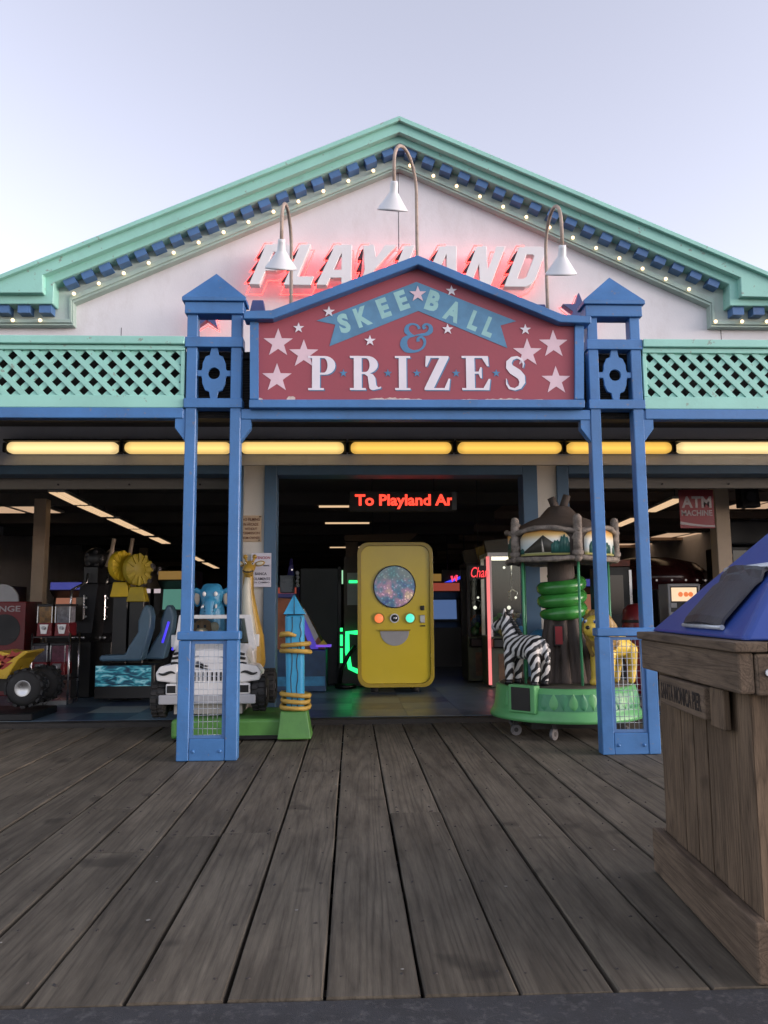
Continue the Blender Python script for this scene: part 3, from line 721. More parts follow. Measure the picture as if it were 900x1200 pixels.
for ch, a, b in (('P', 361, 393), ('R', 410, 446.5), ('I', 463, 480.5), ('Z', 497.5, 527), ('E', 541.5, 574), ('S', 590.5, 614.5)):
    mx = max(p[0] for p in GL[ch][0]); xa, zb = bp_(a, 457.3 if ch != 'S' else 457.8); xb, zt = bp_(b, 417.5)
    f = lambda dx, dz: fit(GL[ch], xa + dx, zb + dz, (xb - xa) / mx, zt - zb)
    MB().prism(f(1.3 * k1, -1.0 * k1), YB - .0022, YB - .0018).build('letter_shadow', M['sign_blue'], sg)
    MB().prism(f(0, 0), YB - .0062, YB - .0026).build('letter', M['sign_white'], sg)
for px in (402.5, 454.5, 488.5, 534.5, 581.5):
    x, z = bp_(px, 437.5); flat(star(x, z, 5.2 * k1), .0024, 'star', M['sign_blue'])

# small blue floodlights standing behind the sign shoulders
for px, lab in ((301.5, 'small navy floodlight housing behind the left shoulder of the red sign'), (633, 'small navy floodlight housing behind the right roof slope of the red sign')):
    y0 = 7.02; xa, zb = at(px - 10.5, 372, y0); xb, zt = at(px + 10.5, 350 if px < 400 else 355, y0)
    t = thing('floodlight', lab, 'floodlight', ((xa + xb) / 2, y0 + .08, 3.45), 'floodlights behind the red sign')
    MB().frustum((xa, xb, y0, y0 + .16), (xa + .03, xb - .03, y0 + .03, y0 + .13), zb, zt).build('housing', M['navy'], t, bevel=.006)
    MB().cyl(((xa + xb) / 2, y0 + .08, 3.45), ((xa + xb) / 2, y0 + .08, zb + .01), .018, n=10).build('stem', M['navy'], t)

# ================================================================== NEON LETTERS ON THE GABLE
M['neon'] = emit('red_neon', (1, .05, .045), 5.5)
M['tooth'] = paint('dark_letter_return', (.05, .02, .03), .6, .2, 6, 0, 40, 0)
M['return'] = paint('letter_side_return', (.55, .5, .5), .5, .08, 6, 0, 40, .2)
ns = thing('neon_sign', 'slanted white playland letters with red neon on the white gable', 'neon sign', (AX(468, 335, 8.6), 8.6, AZ(468, 338, 8.6)))
SH = .40
def sh(l): return [(x + SH * z, z) for x, z in l]
NL = {
 'P': [sh([(0, 0), (.25, 0), (.25, .34), (.50, .34), (.62, .40), (.68, .52), (.68, .84), (.62, .95), (.52, 1), (0, 1)]), sh([(.25, .56), (.40, .56), (.44, .60), (.44, .76), (.40, .80), (.25, .80)])],
 'L': [sh([(0, 0), (.64, 0), (.64, .21), (.25, .21), (.25, 1), (0, 1)])],
 'A': [[(0, 0), (.25, 0), (.34, .18), (.60, .18), (.60, 0), (.84, 0), (.86, 1), (.46, 1)], [(.42, .38), (.60, .38), (.61, .80)]],
 'Y': [[(.14, 0), (.39, 0), (.50, .38), (1.06, 1), (.76, 1), (.55, .70), (.50, 1), (.24, 1), (.27, .38)]],
 'N': [sh([(0, 0), (.22, 0), (.22, .56), (.46, 0), (.70, 0), (.70, 1), (.48, 1), (.48, .44), (.24, 1), (0, 1)])],
 'D': [sh([(0, 0), (.52, 0), (.64, .07), (.70, .2), (.70, .82), (.64, .95), (.54, 1), (0, 1)]), sh([(.25, .2), (.40, .2), (.45, .26), (.45, .76), (.40, .8), (.25, .8)])]}
ZB, ZT = AZ(468, 336, 8.58), AZ(468, 288.5, 8.58); LH = ZT - ZB
def offset(loop, d):
    n = len(loop); ar = sum(loop[i][0] * loop[(i + 1) % n][1] - loop[(i + 1) % n][0] * loop[i][1] for i in range(n)); sgn = 1 if ar > 0 else -1
    out = []
    for i in range(n):
        a, b, c = loop[i - 1], loop[i], loop[(i + 1) % n]
        e1 = Vector((b[0] - a[0], b[1] - a[1])).normalized(); e2 = Vector((c[0] - b[0], c[1] - b[1])).normalized()
        n1 = Vector((e1.y, -e1.x)) * sgn; n2 = Vector((e2.y, -e2.x)) * sgn
        m = (n1 + n2); m = m.normalized() if m.length > 1e-4 else n1
        out.append((b[0] + m.x * d / max(.45, m.dot(n1)), b[1] + m.y * d / max(.45, m.dot(n1))))
    return out
for ch, px in zip('PLAYLAND', (292, 332.5, 370.5, 414, 455, 494, 540, 590)):
    xb = AX(px, 336, 8.58); loops = fit(NL[ch], xb, ZB, LH * .98, LH)
    lt = MB().prism(loops, 8.55, 8.66).build('letter', M['letter_white'], ns, bevel=.004)
    # neon tube round the back of the letter, a few centimetres off its edge
    o = offset(loops[0], .028)
    mb = MB(); mb.tube([(p[0] - .014, 8.765, p[1]) for p in o], .0085, 6, closed=True); mb.build('neon_tube', M['neon'], lt)
    # stepped speed teeth down the left edge with their own tube
    zz = []
    l0 = min(NL[ch][0], key=lambda p: p[1] * 9 + p[0]); top = min([p for p in NL[ch][0] if p[1] > .95], key=lambda p: p[0])
    for k in range(3):
        f0 = .10 + k * .29; f1 = f0 + .22
        p0 = (l0[0] + (top[0] - l0[0]) * f0, f0); p1 = (l0[0] + (top[0] - l0[0]) * f1, f1)
        q = fit([(p0[0] + .01, p0[1]), (p0[0] - .10, p0[1] - .01), (p1[0] - .02, p1[1]), (p1[0] + .01, p1[1])], xb, ZB, LH * .98, LH)
        MB().prism(q, 8.57, 8.68).build('speed_tooth', M['tooth'], lt)
        zz += [(p0[0] - .03, p0[1] - .03), (p0[0] - .15, p0[1] - .05)]
    zz += [(top[0] - .12, .92), (top[0] - .05, 1.05), (top[0] + .14, 1.06)]
    zz = fit(zz, xb, ZB, LH * .98, LH)[0]
    MB().tube([(p[0], 8.60, p[1]) for p in zz], .008, 6).build('neon_tube', M['neon'], lt)
for px, py, lab in ((243, 368, 'navy neon star on the white gable behind the left porch tower'), (678, 364, 'navy neon star on the white gable beside the right porch tower')):
    x, z = at(px, py, 8.62)
    t = thing('neon_star', lab, 'neon star', (x, 8.7, z), 'neon stars on the gable')
    MB().prism(star(x, z, .20), 8.58, 8.68).build('star_body', M['navy'], t, bevel=.004)
    MB().tube([(p[0], 8.715, p[1]) for p in star(x, z, .215, .10)], .008, 6, closed=True).build('neon_tube', M['neon'], t)

# ================================================================== GOOSENECK LAMPS
def gooseneck(pbase, ptop, pneck, yshade, label, tilt):
    YB_ = 6.96
    bx, bz = at(pbase[0], pbase[1], YB_); ztop = AZ(ptop[0], ptop[1], (YB_ + yshade) / 2)
    nx, nz = at(pneck[0], pneck[1], yshade)
    t = thing('gooseneck_lamp', label, 'lamp', (bx, YB_, 3.5), 'gooseneck lamps above the red sign')
    P0 = Vector((bx, YB_, 3.5)); N = Vector((nx, yshade, nz)); pts = [P0]
    A = Vector((bx, YB_, ztop - .28)); pts += [P0.lerp(A, k / 4) for k in range(1, 5)]
    for k in range(1, 13):
        a = pi * k / 12; w = (1 - cos(a)) / 2
        p = A.lerp(Vector((nx, yshade, A.z)), w); p.z = A.z + .28 * sin(a); pts.append(p)
    pts.append(N)
    MB().tube(pts, .0155, 10).build('stem', M['pole'], t)
    R = .135
    rot = Matrix.Rotation(tilt, 4, 'Y') @ Matrix.Rotation(RAD(27), 4, 'X')
    sm = MB(); prof = [(.030, .02), (.032, -.005), (.036, -.07), (.045, -.085), (.075, -.13), (R - .006, -.205), (R, -.21), (R, -.225), (R - .012, -.217), (.07, -.135), (.03, -.085), (.0, -.07)]
    sm.lathe([(0.001, .02)] + prof, tuple(N), 28, rot); sm.build('lamp_shade', M['enamel'], t)
    MB().ball(tuple(N + (rot @ Vector((0, 0, -.14)))), (.032, .032, .045), 12, 8).build('bulb', M['pale'], t)
    return t
gooseneck((341, 365), (337, 243), (330, 283), 6.42, 'left gooseneck lamp with white cone shade in front of the letter P', .06)
gooseneck((489, 306), (474, 175), (462, 215), 6.50, 'middle gooseneck lamp with white cone shade below the gable peak', .06)
gooseneck((642, 368), (655, 246), (659, 290), 6.42, 'right gooseneck lamp with white cone shade in front of the letter D', -.04)

# ================================================================== FLUORESCENT STRIPS UNDER THE PORCH
fl = ((-131, -1, 'pale'), (8, 138, 'pale'), (146, 270, 'mid'), (282, 403, 'mid'), (411, 529, 'deep'), (537, 658, 'deep'), (665, 787, 'deep'), (794, 924, 'pale'))
fm = {'pale': emit('warm_pale_tube', (1, .72, .32), 1.35), 'mid': emit('warm_tube', (1, .66, .21), 1.25), 'deep': emit('amber_tube', (1, .57, .10), 1.15)}
for m_ in fm.values():
    # a tube glowing behind a ribbed diffuser: hottest along the middle, uneven along its length
    nt_ = m_.node_tree; b_ = nt_.nodes['Principled BSDF']; tc_ = _n(nt_, 'ShaderNodeTexCoord'); sp_x = _n(nt_, 'ShaderNodeSeparateXYZ'); nt_.links.new(tc_.outputs['Generated'], sp_x.inputs[0])
    zr = ramp(nt_, sp_x.outputs[2], [(.0, (.62,) * 3), (.42, (1.12,) * 3), (1, (.66,) * 3)]); xr = ramp(nt_, sp_x.outputs[0], [(.0, (.6,) * 3), (.07, (1,) * 3), (.93, (1,) * 3), (1, (.6,) * 3)])
    c_ = mixc(nt_, 1.0, tuple(b_.inputs['Emission Color'].default_value)[:3], zr, 'MULTIPLY'); nt_.links.new(mixc(nt_, 1.0, c_, xr, 'MULTIPLY'), b_.inputs['Emission Color'])
fw = ('just outside the left edge', 'nearest the left edge of the picture', 'seen through the left porch tower', 'right of the left porch tower', 'directly above the yellow machine', 'above the right door frame', 'seen through the right porch tower', 'nearest the right edge of the picture')
for (a, b, k), wtxt in zip(fl, fw):
    if b < 0: continue
    xa, xb = AX(a, 524, 8.74), AX(b, 524, 8.74); z = AZ((a + b) / 2, 524.5, 8.74)
    t = thing('fluorescent_strip', 'glowing amber fluorescent strip under the porch, ' + wtxt, 'strip light', ((xa + xb) / 2, 8.8, z), 'amber strip lights on the arcade wall')
    BX(xa - .03, xb + .03, 8.802, YW - .002, z - .055, z + .09).build('fixture_tray', M['dark'], t, bevel=.004)
    BX(xa - .03, xb + .03, 8.70, 8.80, z + .068, z + .09).build('hood', M['dark'], t, bevel=.004)
    d = MB().prism(rrect(xa, xb, z - .062, z + .062, .055, 6), 8.735, 8.80).build('diffuser', fm[k], t, bevel=.02, seg=3)
    for e in (xa - .03, xb + .03): BX(e - .024, e + .024, 8.745, 8.80, z - .05, z + .06).build('end_cap', M['dark'], t, bevel=.01)
# pale specks of gum and paper on the boards
gm = MB(); rr_ = random.Random(77)
for i in range(46):
    x, y = rr_.uniform(-3.2, 3.6), EDGE + .1 + 5.6 * rr_.random() ** 1.3; r = rr_.uniform(.004, .011)
    gm.add([(x + r * cos(k * 1.047) * rr_.uniform(.6, 1.3), y + r * sin(k * 1.047) * rr_.uniform(.6, 1.3), .0035) for k in range(6)] + [(x, y, .005)], [(k, (k + 1) % 6, 6) for k in range(6)])
setp(gm.build('gum_specks', paint('old_gum', (.26, .25, .22), .8, .5, 30, 0, 40, .3)), 'pale specks of old gum and paper trodden into the deck boards', 'litter', kind='stuff')
# ================================================================== TRASH BIN (local frame: x right, y away, origin at near left foot)
tb = thing('trash_bin', 'timber clad trash bin with blue pyramid lid at the deck edge', 'trash bin', (1.368, 2.755, 0), rotz=RAD(-4.6))
bw = 1.10; BH = 1.03
BX(.05, bw - .05, .05, bw - .05, .05, 1.0).build('liner', M['black'], tb, local=True)
# plank cladding on the four sides
n = 7; pw_ = (bw - .04) / n
pmz = {}
def bp(w, h, d):
    k = (round(w, 3), round(h, 3))
    if k not in pmz: pmz[k] = BX(-w / 2, w / 2, 0, d, 0, h).mesh('plank', M['binwood'])
    return pmz[k]
rnd = random.Random(3)
for i in range(n):
    w = pw_ - .006
    for side in range(4):
        u = .02 + pw_ * (i + .5); j = rnd.uniform(-.004, .004)
        loc, rz = {0: ((u, .022 + j, .03), 0), 1: ((.022 + j, bw - u, .03), -pi / 2), 2: ((u, bw - .022 + j, .03), pi), 3: ((bw - .022 + j, u, .03), pi / 2)}[side]
        o = inst(bp(w, .95, .028), 'plank', tb, loc, (0, 0, rz), world=False)
# plinth boards, top band, cap
def rail(x0, x1, y0, y1, z0, z1, name, bev=.008):
    return BX(x0, x1, y0, y1, z0, z1).build(name, M['binwood_y'], tb, local=True, bevel=bev, seg=2)
rail(-.03, .018, -.03, bw + .03, .004, .20, 'plinth_board'); rail(bw - .018, bw + .03, -.03, bw + .03, .004, .20, 'plinth_board')
rail(.02, bw - .02, -.035, .016, .004, .19, 'plinth_board'); rail(.02, bw - .02, bw - .018, bw + .03, .004, .20, 'plinth_board')
rail(-.04, .016, -.04, bw + .04, BH - .085, BH + .055, 'top_band'); rail(bw - .016, bw + .04, -.04, bw + .04, BH - .085, BH + .055, 'top_band')
rail(.018, bw - .018, -.045, .014, BH - .09, BH + .052, 'top_band'); rail(.018, bw - .018, bw - .016, bw + .04, BH - .085, BH + .055, 'top_band')
z0, z1 = BH + .057, BH + .092
rail(-.055, .06, -.055, bw + .055, z0, z1, 'cap_board', .006); rail(bw - .06, bw + .055, -.055, bw + .055, z0, z1, 'cap_board', .006)
rail(.062, bw - .062, -.055, .06, z0 - .001, z1 - .002, 'cap_board', .006); rail(.062, bw - .062, bw - .06, bw + .055, z0, z1 - .002, 'cap_board', .006)
for i in (0, 1):
    for j in (0, 1): BX(.03 + i * (bw - .12), .09 + i * (bw - .12), .03 + j * (bw - .12), .09 + j * (bw - .12), 0, .035).build('foot', M['dark'], tb, local=True)
# corner strap with bolts
BX(-.003 + .03, .16, -.0475, -.0452, BH - .07, BH + .04).build('corner_plate', M['binwood_y'], tb, local=True)
for xx in (.06, .12): MB().cyl((xx, -.046, BH - .012), (xx, -.056, BH - .012), .013, n=10).build('bolt', M['galv'], tb, local=True)
# lid
lz = z1 + .002; ap = (bw / 2, bw / 2, lz + .57); e = -.005
lid = MB().add([(e, e, lz), (bw - e, e, lz), (bw - e, bw - e, lz), (e, bw - e, lz), (ap[0] - .02, ap[1] - .02, ap[2]), (ap[0] + .02, ap[1] - .02, ap[2]), (ap[0] + .02, ap[1] + .02, ap[2]), (ap[0] - .02, ap[1] + .02, ap[2])],
               [(3, 2, 1, 0), (4, 5, 6, 7), (0, 1, 5, 4), (1, 2, 6, 5), (2, 3, 7, 6), (3, 0, 4, 7)]).build('lid', M['lidblue'], tb, local=True, bevel=.02, seg=3)
# metal flap on the sloping left face
sl = Vector((ap[0] - e, 0, ap[2] - lz)).normalized(); nl = Vector((-sl.z, 0, sl.x))
fmx = Matrix(((sl.x, 0, nl.x, e), (0, 1, 0, 0), (sl.z, 0, nl.z, lz), (0, 0, 0, 1)))
fl_ = MB(); NU, NV = 10, 6
top = []; 
for side in (0, 1):
    for i in range(NU + 1):
        for j in range(NV + 1):
            u = .045 + .31 * i / NU; v = .24 + .42 * j / NV + .03 * i / NU
            bow = .030 + .020 * sin(pi * j / NV) + .008 * sin(i * 2.2 + j) * (i > 7) - (.010 if i == 0 else 0)
            top.append(fmx @ Vector((u, v, bow - side * .012)))
K = (NU + 1) * (NV + 1); fs = []
ix = lambda s, i, j: s * K + i * (NV + 1) + j
for i in range(NU):
    for j in range(NV):
        fs.append((ix(0, i, j), ix(0, i + 1, j), ix(0, i + 1, j + 1), ix(0, i, j + 1))); fs.append((ix(1, i, j), ix(1, i, j + 1), ix(1, i + 1, j + 1), ix(1, i + 1, j)))
for i in range(NU):
    for j in (0, NV): fs.append((ix(0, i, j), ix(0, i + 1, j), ix(1, i + 1, j), ix(1, i, j)))
for j in range(NV):
    for i in (0, NU): fs.append((ix(0, i, j), ix(0, i, j + 1), ix(1, i, j + 1), ix(1, i, j)))
fl_.add(top, fs); fo = fl_.build('flap', M['flap'], lid, local=True)
hb = MB(); hb.cyl(fmx @ Vector((.36, .25, .024)), fmx @ Vector((.36, .71, .024)), .014, n=8); hb.build('hinge', M['galv'], lid, local=True); hb = MB(); hb.cyl(fmx @ Vector((.045, .235, .012)), fmx @ Vector((.045, .67, .012)), .010, n=8); hb.build('hinge', M['galv'], lid, local=True)
for v in (.32, .46, .60): MB().ball(fmx @ Vector((.385, v, .008)), .008, 8, 6).build('rivet', M['galv'], lid, local=True)
# carved name board on the left face under the band
nb_ = BX(-.05, -.004, .28, .84, BH - .215, BH - .093).build('name_board', M['binwood_y'], tb, local=True, bevel=.006, seg=2)
mt = Matrix.Translation((-.0505, .81, BH - .19)) @ Matrix.Rotation(-pi / 2, 4, 'Z')
o = text('SANTA MONICA PIER', 'lettering', paint('burnt_carved_letters', (.018, .012, .009), .9, .2, 20, 0, 40, 0), nb_, 0, .50, 0, .07, -.0012, .012, .002, mt, local=True)
BX(-.03, -.004, .14, .275, BH - .235, BH - .09).build('backing_block', M['binwood'], tb, local=True, bevel=.004)

# ================================================================== YELLOW PRIZE MACHINE
YM = 11.35
x0, x1 = AX(419.5, 720, YM), AX(507.5, 720, YM); zb, zt = AZ(463, 810, YM), AZ(463, 636, YM)
ym = thing('vending_machine', 'yellow vending machine with round screen and smiling slot in the doorway', 'vending machine', ((x0 + x1) / 2, YM + .35, .05))
zb = max(zb, .14); r = .16
MB().prism(rrect(x0, x1, zb, zt, r, 8), YM + .03, YM + .75).build('body', M['yellow'], ym, bevel=.02, seg=3)
MB().prism([rrect(x0 - .006, x1 + .006, zb - .006, zt + .006, r, 8), rrect(x0 + .045, x1 - .045, zb + .045, zt - .045, r - .03, 8)[::-1]], YM - .02, YM + .06).build('front_rim', M['yellow_lip'], ym, bevel=.012, seg=2)
MB().prism(rrect(x0 + .047, x1 - .047, zb + .047, zt - .047, r - .03, 8), YM + .004, YM + .032).build('door_panel', M['yellow'], ym, bevel=.006, seg=2)
ms = (x1 - x0) / 88
ym_z = lambda py: AZ(463, py, YM); ym_x = lambda px: AX(px, 720, YM)
cx, cz = ym_x(462.5), ym_z(687.5); R = 24 * ms
# round screen with a coloured picture
ms_m, snt, sb, sv, so = base('round_video_screen')
tc2 = _n(snt, 'ShaderNodeTexCoord')
vo = _n(snt, 'ShaderNodeTexVoronoi', Scale=26.0); snt.links.new(tc2.outputs['Object'], vo.inputs['Vector'])
no = _n(snt, 'ShaderNodeTexNoise', Scale=4.0, Detail=5.0); snt.links.new(tc2.outputs['Object'], no.inputs['Vector'])
ca = ramp(snt, no.outputs[0], [(.36, (.03, .07, .30)), (.46, (.10, .26, .36)), (.54, (.5, .28, .42)), (.64, (.85, .62, .42))])
sepc = _n(snt, 'ShaderNodeSeparateXYZ'); snt.links.new(tc2.outputs['Object'], sepc.inputs[0])
mr = _n(snt, 'ShaderNodeMapRange'); snt.links.new(sepc.outputs[2], mr.inputs[0]); mr.inputs[1].default_value = cz - .05 - .05 + .10; mr.inputs[2].default_value = cz - .05 + .13
mr2 = _n(snt, 'ShaderNodeMath', operation='MULTIPLY'); mr2.inputs[1].default_value = .8; snt.links.new(mr.outputs[0], mr2.inputs[0])
cb = mixc(snt, mr2.outputs[0], ca, (.07, .22, .22))
bl = ramp(snt, vo.outputs['Distance'], [(.05, (1.5, 1.4, 1.4)), (.4, (.55, .55, .6))]); cc_ = mixc(snt, 1.0, cb, bl, 'MULTIPLY')
snt.links.new(cc_, sb.inputs['Emission Color']); sb.inputs['Emission Strength'].default_value = .8 * EM; sb.inputs['Base Color'].default_value = (.02, .02, .03, 1); sb.inputs['Roughness'].default_value = .08
MB().prism(circ(cx, cz, R, 48), YM - .004, YM + .006).build('screen', ms_m, ym)
MB().prism([circ(cx, cz, R + .014, 48), circ(cx, cz, R - .002, 48)[::-1]], YM - .012, YM + .006).build('screen_bezel', M['dark'], ym)
for px, col, nm in ((444, (1, .20, .05), 'orange'), (480.5, (.08, .9, .62), 'green')):
    bx, bz = ym_x(px), ym_z(724.5)
    b = MB().prism([circ(bx, bz, .082, 28), circ(bx, bz, .062, 28)[::-1]], YM - .012, YM + .006).build('button_ring', M['yellow_lip'], ym)
    MB().ball((bx, YM + .0, bz), (.063, .03, .063), 20, 10).build('push_button', emit(nm + '_button_glow', col, .95), b)
bx, bz = ym_x(462.3), ym_z(724.5)
b = MB().prism([circ(bx, bz, .066, 28), circ(bx, bz, .05, 28)[::-1]], YM - .014, YM + .006).build('coin_slot_ring', M['chrome'], ym)
MB().prism(circ(bx, bz, .051, 28), YM - .002, YM + .006).build('coin_plate', M['black'], b); MB().ball((bx + .008, YM - .004, bz), (.028, .012, .03), 14, 8).build('coin_knob', M['chrome'], b)
# smile shaped hatch
sx, sz = ym_x(462.3), ym_z(739.5)
MB().prism(circ(sx, sz, .205, 28, pi, 2 * pi), YM - .006, YM + .008).build('prize_hatch', M['grey'], ym, bevel=.006)
MB().prism([(sx - .225, sz), (sx + .225, sz), (sx + .225, sz + .022), (sx - .225, sz + .022)], YM - .03, YM + .006).build('hatch_lip', M['yellow_lip'], ym, bevel=.004)
bx = ym_x(495)
BX(bx - .035, bx + .035, YM - .012, YM + .006, ym_z(730), ym_z(721)).build('card_reader', M['chrome'], ym, bevel=.006)
BX(bx - .03, bx + .03, YM - .016, YM + .006, ym_z(715.5), ym_z(710)).build('key_lock', M['black'], ym, bevel=.01, seg=2)
BX(bx - .04, bx + .04, YM - .002, YM + .006, ym_z(734.5), ym_z(733)).build('label_strip', M['black'], ym)
for px in (439, 487):
    w = ym_x(px)
    for yy in (YM + .15, YM + .6): MB().cyl((w - .05, yy, .10), (w + .05, yy, .10), .048, n=16).build('caster', M['rubber'], ym)

# ================================================================== CAROUSEL
cc = Vector((AX(661, 780, 8.12), 8.12, 0)); cR = .70
car = thing('carousel', 'small jungle carousel with tree trunk centre and zebra, lion and elephant seats', 'carousel', tuple(cc))
M['cgreen'] = paint('carousel_green', (.105, .36, .13), .4, .1, 2.5, .08, 40, .25, (.04, .14, .06)); M['cgreen2'] = paint('carousel_leaf_green', (.055, .25, .12), .45, .15, 5, .1, 40, .25, (.02, .1, .05))
zT, zB = .478, .17
n = 48
car_l = lambda: MB()
pl = MB().lathe([(.0, zT), (cR - .03, zT), (cR - .012, zT - .01), (cR + .012, zB + .10), (cR + .02, zB + .085), (cR + .055, zB + .03), (cR + .055, zB), (cR + .03, zB), (.0, zB)], tuple(cc), n)
plat = pl.build('platform', M['cgreen'], car)
BX(-.45, .45, -.45, .45, .09, zB - .002).build('chassis', M['black'], car, local=True)
MB().lathe([(0, zT + .012), (cR - .05, zT + .012), (cR - .05, zT + .001)], tuple(cc), n).build('turntable', paint('carousel_floor', (.05, .045, .03), .6, .3, 5, .1, 40, .3), car)
# leaf reliefs round the skirt
def skirt(a, z, out=0):
    f = (zT - .01 - z) / (zT - .01 - zB - .10); r = cR - .012 + .024 * f + out
    return Vector((cc.x + r * cos(a), cc.y + r * sin(a), z))
def leaf(a, w, z0, z1, up, kk):
    vs = []; m_ = 8
    for i in range(m_ + 1):
        t = i / m_; z = z0 + (z1 - z0) * t; hw = w * (sin(pi * min(1, (t * .95 if up else 1 - t * .95) ** .7))) * .5 / cR
        vs += [skirt(a - hw, z, .001), skirt(a, z, .012), skirt(a + hw, z, .001)]
    fs = []
    for i in range(m_): fs += [(3 * i, 3 * i + 1, 3 * i + 4, 3 * i + 3), (3 * i + 1, 3 * i + 2, 3 * i + 5, 3 * i + 4)]
    MB().add(vs, fs, True).build('leaf_relief', M['cgreen2'] if kk % 2 else M['cgreen'], plat)
for i in range(22):
    a = RAD(-158 + i * 7.4)
    if not (-150 < math.degrees(a) < -126): leaf(a, .085, zB + .115, zT - .045, i % 3 != 1, i)
bandm = MB()
aa = [RAD(-128 + i * 3) for i in range(56)]
vs = []; fs = []
for i, a in enumerate(aa): vs += [skirt(a, zB + .105, .0015), skirt(a, zT - .05, .0015)]
for i in range(len(aa) - 1): fs.append((2 * i, 2 * i + 2, 2 * i + 3, 2 * i + 1))
bandm.add(vs, fs, True).build('leaf_band', M['cgreen2'], plat)
# coin door in a green frame
a = RAD(-138)
fm_ = Matrix.Translation(skirt(a, zB + .1, .0)) @ Matrix.Rotation(a + pi / 2, 4, 'Z')
MB().prism([(-.15, -.02), (.15, -.02), (.15, .235), (-.15, .235)], -.035, .06, fm_).build('coin_box', M['cgreen'], plat, bevel=.006)
MB().prism([(-.115, .0), (.105, .0), (.105, .215), (-.115, .215)], -.042, -.034, fm_).build('coin_door', M['black'], plat, bevel=.004)
# casters
M['caster'] = paint('smoky_caster_wheel', (.13, .13, .135), .3, .2, 9, 0, 40, .3)
for a in (-116, -158, -40, 30, 140):
    p = cc + Vector((.60 * cos(RAD(a)), .60 * sin(RAD(a)), 0)); a2 = RAD(a + 70)
    t2 = Vector((cos(a2), sin(a2), 0)) * .016
    w = MB().cyl(p + Vector((0, 0, .055)) - t2, p + Vector((0, 0, .055)) + t2, .054, n=20).build('caster', M['pale'] if False else M['caster'], car)
    MB().cyl(p + Vector((0, 0, .055)) - t2 * 1.1, p + Vector((0, 0, .055)) + t2 * 1.1, .022, n=14).build('hub', M['dark'], w)
    BX(p.x - .02, p.x + .02, p.y - .02, p.y + .02, .10, zB).build('fork', M['dark'], w)
# tree trunk
M['bark'] = paint('grey_brown_bark', (.075, .058, .048), .75, .35, 3, .6, 30, .5, (.03, .024, .02), stretch=(6, 6, .7))
tk = MB()
for z0, r0, z1, r1 in ((zT, .235, .70, .19), (.70, .19, 1.0, .15), (1.0, .15, 1.75, .135)): tk.cyl(cc + Vector((0, 0, z0)), cc + Vector((0, 0, z1)), r0, r1, 20)
for i in range(9):
    a = i * 2 * pi / 9 + .3; rr = .235
    tk.cyl(cc + Vector((cos(a) * .25, sin(a) * .25, zT)), cc + Vector((cos(a) * .13, sin(a) * .13, 1.25 + .2 * (i % 2))), .055, .03, 8)
trunk = remesh(tk, 'trunk', M['bark'], .016, 3, car)
a = RAD(-100)
fm_ = Matrix.Translation(cc + Vector((.18 * cos(a) - .06, .18 * sin(a), .86))) @ Matrix.Rotation(a + pi / 2, 4, 'Z')
MB().prism([(-.045, 0), (.045, 0), (.045, .2), (-.045, .2)], -.03, .05, fm_).build('switch_plate', M['black'], trunk)
MB().prism([(-.035, .012), (.035, .012), (.035, .188), (-.035, .188)], -.034, -.029, fm_).build('switch_label', paint('red_label', (.30, .02, .025), .4, .1, 5, 0, 40, .1), trunk)
# snake coils
pts = []; rad = []
for i in range(110):
    t = i / 109; a = pi * .45 + t * 2 * pi * 3.05
    rr = .185
    pts.append(cc + Vector((rr * cos(a), rr * sin(a), 1.13 + .40 * t + .022 * sin(a)))); rad.append(.070 * min(1, .25 + t * 5) * (1 if t < .9 else 1 - (t - .9) * 3))
sn = MB().tube(pts, rad, 12)
snake = sn.build('snake', paint('glossy_snake_green', (.035, .20, .035), .22, .3, 6, .05, 50, .1, (.02, .08, .02)), car)
MB().ball(pts[-1] + Vector((0, 0, .01)), (.075, .055, .045), 14, 10).build('snake_head', snake.data.materials[0], snake)
# canopy: soffit disc, stump roof, log rims, posts and painted panels
crr = .545
can = MB().lathe([(0, 1.70), (crr - .04, 1.70), (crr - .02, 1.72), (crr - .02, 1.98), (crr - .04, 2.02), (.42, 2.07), (.30, 2.13), (.20, 2.17), (.14, 2.24), (.11, 2.27), (.0, 2.275)], tuple(cc), 32).build('canopy', M['bark'], car)
for s, h in ((-1, .10), (1, .12)):
    MB().cyl(cc + Vector((s * .03, -.02, 2.24)), cc + Vector((s * .085, -.02, 2.27 + h)), .045, .04, 10).build('roof_stump', M['bark'], can)
M['log'] = paint('log_bark', (.22, .19, .16), .75, .6, 14, .9, 40, .7, (.035, .028, .022))
pa = []
def picture(i):
    "painted sky in a horizontal-banded gradient with a tent and bushes"
    return None
m_, nt_, b_, vec_, oi_ = base('painted_dusk_panel')
tc_ = _n(nt_, 'ShaderNodeTexCoord'); sx_ = _n(nt_, 'ShaderNodeSeparateXYZ'); nt_.links.new(tc_.outputs['Object'], sx_.inputs[0])
mr_ = _n(nt_, 'ShaderNodeMapRange'); nt_.links.new(sx_.outputs[2], mr_.inputs[0]); mr_.inputs[1].default_value = 1.76; mr_.inputs[2].default_value = 1.985
nt_.links.new(ramp(nt_, mr_.outputs[0], [(.0, (.6, .6, .22)), (.10, (.72, .76, .70)), (.3, (.68, .80, .80)), (.6, (.80, .80, .70)), (.82, (.80, .55, .20)), (1.0, (.65, .28, .06))]), b_.inputs['Base Color']); b_.inputs['Roughness'].default_value = .35
PANEL = m_
CDARK = paint('tent_dark_paint', (.045, .045, .035), .5, .2, 8, 0, 40, 0); CBUSH = paint('painted_bush_teal', (.02, .10, .085), .5, .3, 12, 0, 40, 0)
CPALE = paint('painted_tent_flap', (.55, .52, .45), .5, .1, 8, 0, 40, 0)
